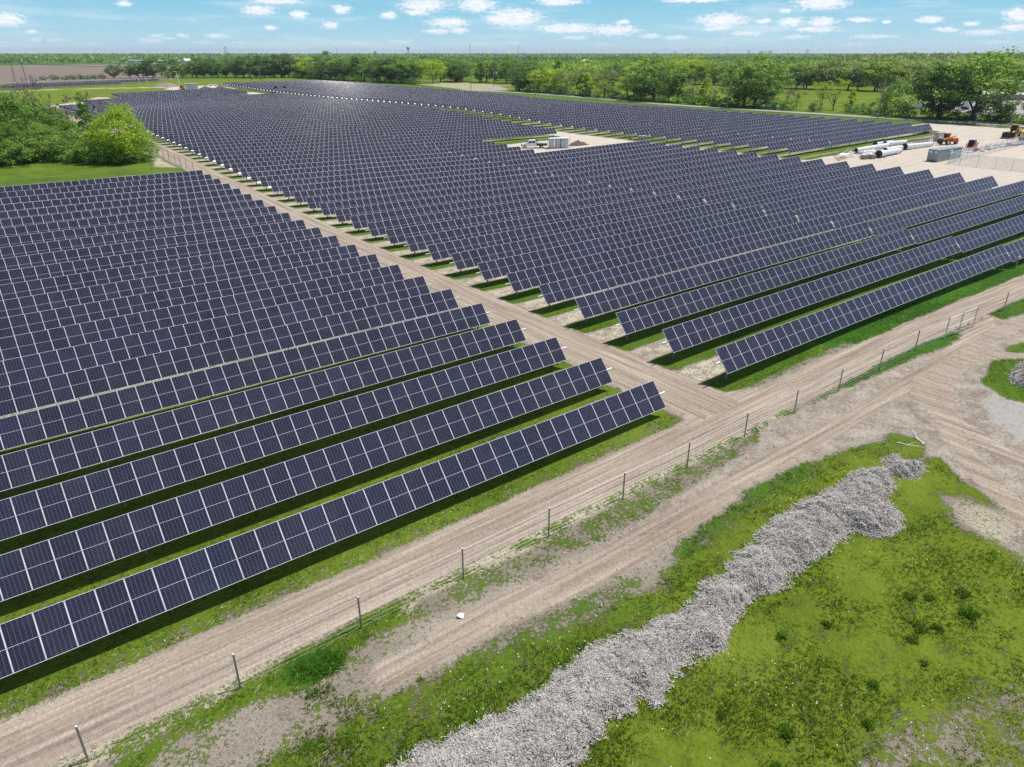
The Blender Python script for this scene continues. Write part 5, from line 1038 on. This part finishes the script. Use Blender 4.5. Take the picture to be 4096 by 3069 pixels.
x, y = pol(63.8, 900); shed(x, y, 9, 8, 9, face(63), 'small pale plant building on the wooded rise', grey_w, white_r)
x, y = pol(64.25, 850); shed(x, y, 8, 8, 8, face(64), 'grey steel-clad shed right of the plant building', blue_w, white_r)
x, y = pol(63.46, 920); t = thing('silo', 'narrow grey silo on the wooded rise', 'silo', (x, y, 3)); MB().tube((0, 0, 0), (0, 0, 14.5), 1.6, n=14).build('body', [grey_w], t); MB().tube((0, 0, 14.5), (0, 0, 16), 1.7, .2, 14).build('cap', [galv], t)
# power plant units
for i, azd in enumerate((35.5, 37.37, 38.84, 40.52)):
    x, y = pol(azd, 1100); t = thing('turbine_unit', ordinal(i+1)+' twin-stack turbine unit from the left beyond the trees', 'power plant unit', (x, y, 3), face(azd))
    for sx in (-1, 1):
        s = MB().box((sx*3.3, 0, 7.4), (3.6, 4.5, 14.8)).build('stack', [blue_w], t); MB().box((sx*3.3, 0, 11.2), (4.6, 5.4, 1.1)).build('platform', [mat('dark_blue_steel', (.05, .07, .13), .5)], s); MB().box((sx*3.3, 0, 14.9), (3.0, 3.9, .5)).build('stack_top', [grey_w], s)
    MB().box((0, -4, 3.5), (13, 7, 6.5)).build('turbine_hall', [blue_w if i % 2 else grey_w], t)
def dome_tank(azd, D, r, h, dome, label, m):
    x, y = pol(azd, D); t = thing('storage_tank', label, 'tank', (x, y, 2)); MB().tube((0, 0, 0), (0, 0, h), r, n=40, cap=False).build('wall', [m], t, smooth=False); b = MB(); pr, pz = r, h
    for k in range(1, 7): a = k/6*PI/2; nr, nz2 = max(.05, r*math.cos(a)), h+dome*math.sin(a); b.tube((0, 0, pz), (0, 0, nz2), pr, nr, 40, cap=False); pr, pz = nr, nz2
    b.build('dome_roof', [white_p], t); MB().tube((0, 0, h-.2), (0, 0, h+.1), r*1.012, n=40, cap=False).build('rim', [galv], t)
dome_tank(42.02, 1100, 9.4, 9.4, 3.2, 'white domed storage tank rising above the trees', mat('tank_wall', (.66, .64, .62), .6, 0, .06, .3))
dome_tank(59.75, 1000, 3.4, 10.5, .8, 'small white tank among the trees on the right horizon', white_p)
tower_m = mat('pale_blue_tower', (.42, .58, .66), .5)
x, y = pol(29.14, 3300); t = thing('water_tower', 'single-pedestal water tower with pale blue bulb on the horizon', 'water tower', (x, y, 3)); MB().tube((0, 0, 0), (0, 0, 34), 2.6, 2.2, 12).build('stem', [tower_m], t); b = MB(); prf = [(2.2, 31), (4.5, 33), (7.4, 37.5), (7.8, 40), (7.0, 42.2), (4.5, 43.8), (.3, 44.4)]
for (a, z1), (c, z2) in zip(prf[:-1], prf[1:]): b.tube((0, 0, z1), (0, 0, z2), a, c, 24, cap=False)
b.build('bulb', [tower_m], t)
x, y = pol(26.81, 3300); t = thing('water_tower', 'squat grey water tower left of the bulb-shaped one', 'water tower', (x, y, 3)); MB().tube((0, 0, 0), (0, 0, 16), 4.6, n=16).build('column', [grey_w], t); b = MB().tube((0, 0, 15), (0, 0, 18), 4.6, 6.8, 20, cap=False); b.tube((0, 0, 18), (0, 0, 25), 6.8, n=20); b.build('tank', [grey_w], t)
mast_m = mat('mast_steel', (.20, .20, .21), .6)
MG = 'thin masts and poles on the horizon'
for azd, zt, D, r in [(24.1, 40, 2400, .5), (25.44, 28, 2400, .4), (33.58, 49, 2400, .95), (37.08, 44, 2400, .6), (31.1, 44, 2400, .28), (29.5, 22, 1200, .38), (29.62, 21, 1200, .38), (30.0, 23, 1200, .32), (30.3, 23, 1200, .35), (30.37, 22, 1200, .38), (30.74, 23, 1200, .4), (32.3, 20, 1200, .3), (34.47, 24, 1300, .3), (34.76, 24, 1300, .3), (35.46, 25, 1300, .3), (35.93, 25, 1300, .3), (37.4, 25, 1300, .3), (38.8, 24.5, 1300, .4), (44.75, 22, 1200, .25), (45.8, 23, 1200, .4), (47.03, 22, 1100, .4), (48.92, 22, 1300, .25), (49.42, 24, 1300, .35)]:
    x, y = pol(azd, D); t = thing('mast', 'thin pole or mast standing against the sky above the woods', 'mast', (x, y, 3), 0, MG); MB().tube((0, 0, 0), (0, 0, zt-3), r, r*.6, 5).build('shaft', [mast_m], t)
    if D < 1300: MB().box((0, 0, zt-5), (5, .3, .3)).build('crossarm', [mast_m], t)
def lattice(azd, D, hh, wb, wt, label, arms=True, r=.3):
    x, y = pol(azd, D); t = thing('lattice_tower', label, 'tower', (x, y, 3), face(azd)); b = MB(); n = 7
    for k in range(n):
        z0, z1 = hh*k/n, hh*(k+1)/n; w0, w1 = wb+(wt-wb)*k/n, wb+(wt-wb)*(k+1)/n
        for sx in (-1, 1): b.tube((sx*w0/2, 0, z0), (sx*w1/2, 0, z1), r, n=4); b.tube((sx*w0/2, 0, z0), (-sx*w1/2, 0, z1), r*.6, n=4)
    b.build('lattice', [mast_m], t)
    if arms:
        for f in (.72, .86, 1): MB().box((0, 0, hh*f), (wb*1.3, .5, .5)).build('crossarm', [mast_m], t)
for i, (azd, zt) in enumerate([(46.83, 22), (48.28, 24), (53.3, 26), (54.74, 24), (57.1, 30)]): lattice(azd, 2500, zt-3+3, 9, 3, ordinal(i+1)+' transmission pylon from the left on the right-hand horizon')
lattice(16.72, 2300, 36, 12, 5, 'tall tapering lattice tower beyond the left fields', False, .45); x, y = pol(16.72, 2300)
lattice(14.54, 1900, 18, 4, 3, 'left grain elevator leg among the trees beyond the field', True, .45); lattice(15.69, 1900, 18, 4, 3, 'right grain elevator leg among the trees beyond the field', True, .45)
# timber H-frame transmission structures
tim = mat('pole_timber', (.14, .115, .09), .9, 0, .2, 2)
def hframe(x, y, az, hh, wd, label):
    t = thing('h_frame_pole', label, 'utility structure', gz(x, y), az)
    for sx in (-1, 1): MB().tube((sx*wd/2*1.12, 0, -.5), (sx*wd/2*.86, 0, hh), .32, .22, 8).build('pole', [tim], t)
    MB().box((0, 0, hh-2.2), (wd*1.9, .25, .35)).build('crossarm', [tim], t); MB().box((0, 0, hh-.1), (wd*1.15, .2, .2)).build('top_beam', [tim], t)
    b = MB(); b.tube((-wd/2, 0, hh*.35), (wd/2, 0, hh*.62), .12, n=5); b.tube((wd/2, 0, hh*.35), (-wd/2, 0, hh*.62), .12, n=5)
    for sx in (-1, 1): b.tube((sx*wd*.85, 0, hh-2.2), (sx*wd*.45, 0, hh), .09, n=4)
    b.build('cross_brace', [mat('grey_brace', (.42, .40, .36), .8)], t)
    for k in (-1, 0, 1): MB().tube((k*wd*.85, 0, hh-3.4), (k*wd*.85, 0, hh-2.3), .14, n=6).build('insulator', [galv_pale], t)
hframe(204.4, 613.5, R(-18), 19.5, 6.6, 'wooden H-frame power structure at the far end of the solar field')
hframe(59.3, 777, R(-4), 17, 7.8, 'wooden H-frame power structure behind the leafless tree')
def wire(name, p0, p1, sag, r, label, n=14, group=None, cat='power line'):
    b = MB(); P = [Vector(p0).lerp(Vector(p1), k/n)-Vector((0, 0, 4*sag*(k/n)*(1-k/n))) for k in range(n+1)]; b.path(P, [r]*(n+1), 4)
    return tag(b.build(name, [mat('cable', (.30, .30, .30), .6)], None), label, cat, group)
for k in (-1, 0, 1):
    wire('power_cable', (59.3+k*6.6, 777, H(59, 777)+13.7), (204.4+k*5.6, 613.5+k*1.5, 3+16.2), 4, .07, 'cable strung between the two wooden H-frame structures', group='cables between the H-frame structures')
    wire('power_cable', (204.4+k*5.6, 613.5+k*1.5, 3+16.2), (420+k*5, 560, 3+17), 5, .06, 'cable leaving the right-hand H-frame towards the plant', group='cables leaving the H-frame towards the plant')
# ------------------------------------------------------------------ utility poles along the paved road
UP = [(272, 384.7, 10.5, 0, 0, 'grey utility pole with a street lamp at the road bend'), (243.3, 366.2, 11.5, 0, 0, 'tall thin utility pole by the dry field'), (247.6, 312.8, 10.8, 0, 0, 'utility pole left of the bushy trees, third from the bend'), (253.4, 258.2, 10.5, 0, 0, 'utility pole in front of the bright trees, middle of the road'), (252.0, 195.0, 10.6, .02, .01, 'grey utility pole beside the massive oak'), (247.9, 130.7, 10.8, .055, 0, 'leaning grey utility pole beside the tall bushy tree'), (254.5, 93.3, 11.8, .085, 0, 'leaning tan utility pole behind the yellow loader')]
tan_w = mat('tan_pole', (.36, .28, .20), .85, 0, .15, 2); grey_pole = mat('grey_pole', (.30, .28, .26), .85, 0, .15, 2); tops = []
for x, y, h, lx, ly, lb in UP:
    t = thing('utility_pole', lb, 'utility pole', gz(x, y)); t.rotation_euler = (ly, lx, 0); MB().tube((0, 0, -.4), (0, 0, h), .19, .13, 8).build('pole', [tan_w if 'tan' in lb else grey_pole], t)
    MB().box((0, 0, h-.35), (.10, 1.3, .12)).build('crossarm', [grey_pole], t); MB().tube((0, 0, h), (0, 0, h+.35), .06, n=6).build('insulator', [galv_pale], t)
    MB().tube((.25, 0, h-1.9), (.25, 0, h-1.2), .2, n=8).build('transformer', [galv], t)
    if 'lamp' in lb: MB().path([Vector((0, 0, h-3)), Vector((1.2, -.5, h-2.6)), Vector((2.0, -.8, h-2.7))], [.05, .05, .09], 6).build('lamp_arm', [galv_pale], t)
    tops.append((x+h*math.sin(lx), y, H(x, y)+h*math.cos(lx)))
for a, b_ in zip(tops[1:-1], tops[2:]):
    for dzz in (.35, -1.6): wire('power_cable', (a[0], a[1], a[2]+dzz), (b_[0], b_[1], b_[2]+dzz), .9, .028, 'cable hanging between the utility poles by the paved road', 10, 'cables along the paved road')
for x, y, col, lb in [(258, 280.6, white_p, 'small white road sign left of the yellow marker post'), (262.1, 275.4, yellow_p, 'short yellow marker post by the paved road'), (252.9, 178.7, white_p, 'small white road sign on the near verge before the oak'), (254.9, 173.9, galv_pale, 'small grey sign post right of the white road sign'), (257.5, 104, galv_pale, 'thin pale marker post at the hedge near the yard')]:
    t = thing('road_sign', lb, 'sign', gz(x, y), R(-60)); MB().tube((0, 0, 0), (0, 0, 2.0), .04, n=6).build('post', [galv], t); MB().box((0, 0, 1.8), (.6, .04, .6)).build('panel', [col], t)
# ------------------------------------------------------------------ far machines and small things
def simple_pickup(x, y, rz, label):
    r = thing('pickup_truck', label, 'truck', gz(x, y), rz); MB().prism([(2.6, .5), (2.6, 1.05), (1.2, 1.2), (.6, 1.8), (-.7, 1.8), (-.95, 1.15), (-2.6, 1.15), (-2.6, .5)], -.95, .95, 0, 'y').build('body', [white_p], r)
    MB().prism([(1.1, 1.22), (.62, 1.7), (-.62, 1.7), (-.8, 1.22)], -.97, .97, 0, 'y').build('windows', [dark_g], r)
    for xx in (-1.6, 1.6):
        for sy in (-1, 1): wheel(r, xx, .82*sy, .4, .28)
simple_pickup(148.0, 531.5, R(170), 'white pickup parked at the far end of the solar rows')
t = thing('equipment_cabinet', 'grey equipment cabinet with a cage beyond the far solar rows', 'equipment', gz(126.5, 500.5), R(-15)); MB().box((0, 0, 1.7), (7, 3, 3.3)).build('body', [mat('grey_cabinet', (.38, .42, .45), .5)], t); MB().box((0, 0, 3.45), (7.3, 3.3, .15)).build('roof', [galv_pale], t); MB().box((-1, -1.53, 1.5), (.06, .05, 2.8)).build('door_seam', [blackm], t)
track_loader(120.5, 500, R(200), 'small orange loader beside the far equipment cabinet', orange_p, 1.15)
track_loader(155.2, 434.5, R(150), 'left red machine parked between the far solar blocks', red_p, 1.5); track_loader(159.5, 431.0, R(-20), 'right red machine parked between the far solar blocks', red_p, 1.5)
for x, y, h, lb in [(111.3, 570, 6, 'left white pole leaning in the far meadow'), (115.1, 565.6, 6, 'second white pole leaning in the far meadow'), (136.6, 591, 7, 'farthest white pole behind the earth mound'), (129.3, 539.9, 9.5, 'tall white pole with an arm by the earth mound')]:
    t = thing('white_pole', lb, 'pole', gz(x, y)); t.rotation_euler = (0, -.12, 0); MB().tube((0, 0, 0), (0, 0, h), .14, n=6).build('shaft', [white_p], t); MB().box((-.8 if 'arm' in lb else 0, 0, h), (2.2 if 'arm' in lb else .5, .25, .2)).build('top', [white_p], t)
wt = thing('pipe_bundle', 'white bundle lying on the track between the solar blocks', 'pipes', gz(151.6-7.5, 313), R(-50))
for k in range(5): MB().tube((-3.4, k*.45-.9, .3), (3.4, k*.45-.9, .3), .22, n=8).build('pipe', [white_p], wt)
for x, y in [(94.4, 46.6), (94.5, 45.7), (93.9, 41.3), (94.2, 40.9), (94.0, 40.3), (93.9, 35.4), (94.2, 34.9), (107.2, 45.9)]:
    t = thing('marker_flag', 'small orange marker on a stake below the row gaps', 'marker', gz(x, y), 0, 'orange markers below the row gaps'); MB().tube((0, 0, 0), (0, 0, .45), .012, n=5).build('stake', [galv], t); MB().tube((0, 0, .40), (0, 0, .58), .09, .07, 8).build('cap', [orange_p], t)
t = thing('control_post', 'short grey steel post with a box below the first row gap', 'control post', gz(91.0, 29.0)); MB().box((0, 0, .55), (.16, .12, 1.3)).build('post', [post_m], t); MB().box((0, -.08, 1.25), (.4, .16, .3)).build('box', [galv], t)
# ------------------------------------------------------------------ air
def haze(density):
    m = bpy.data.materials.new('haze_air'); m.use_nodes = True; t = NT(m.node_tree); t.n.clear(); v = t.new('ShaderNodeVolumePrincipled'); v.inputs['Color'].default_value = (.80, .90, 1.0, 1); v.inputs['Density'].default_value = density; v.inputs['Anisotropy'].default_value = .2
    o = t.new('ShaderNodeOutputMaterial'); t.l.new(v.outputs[0], o.inputs[1]); m.cycles.homogeneous_volume = True
    b = MB().box((5600, 6600, 40), (17600, 14800, 84)); tag(b.build('haze', [m]), kind='stuff')
haze(HAZE) if HAZE else None
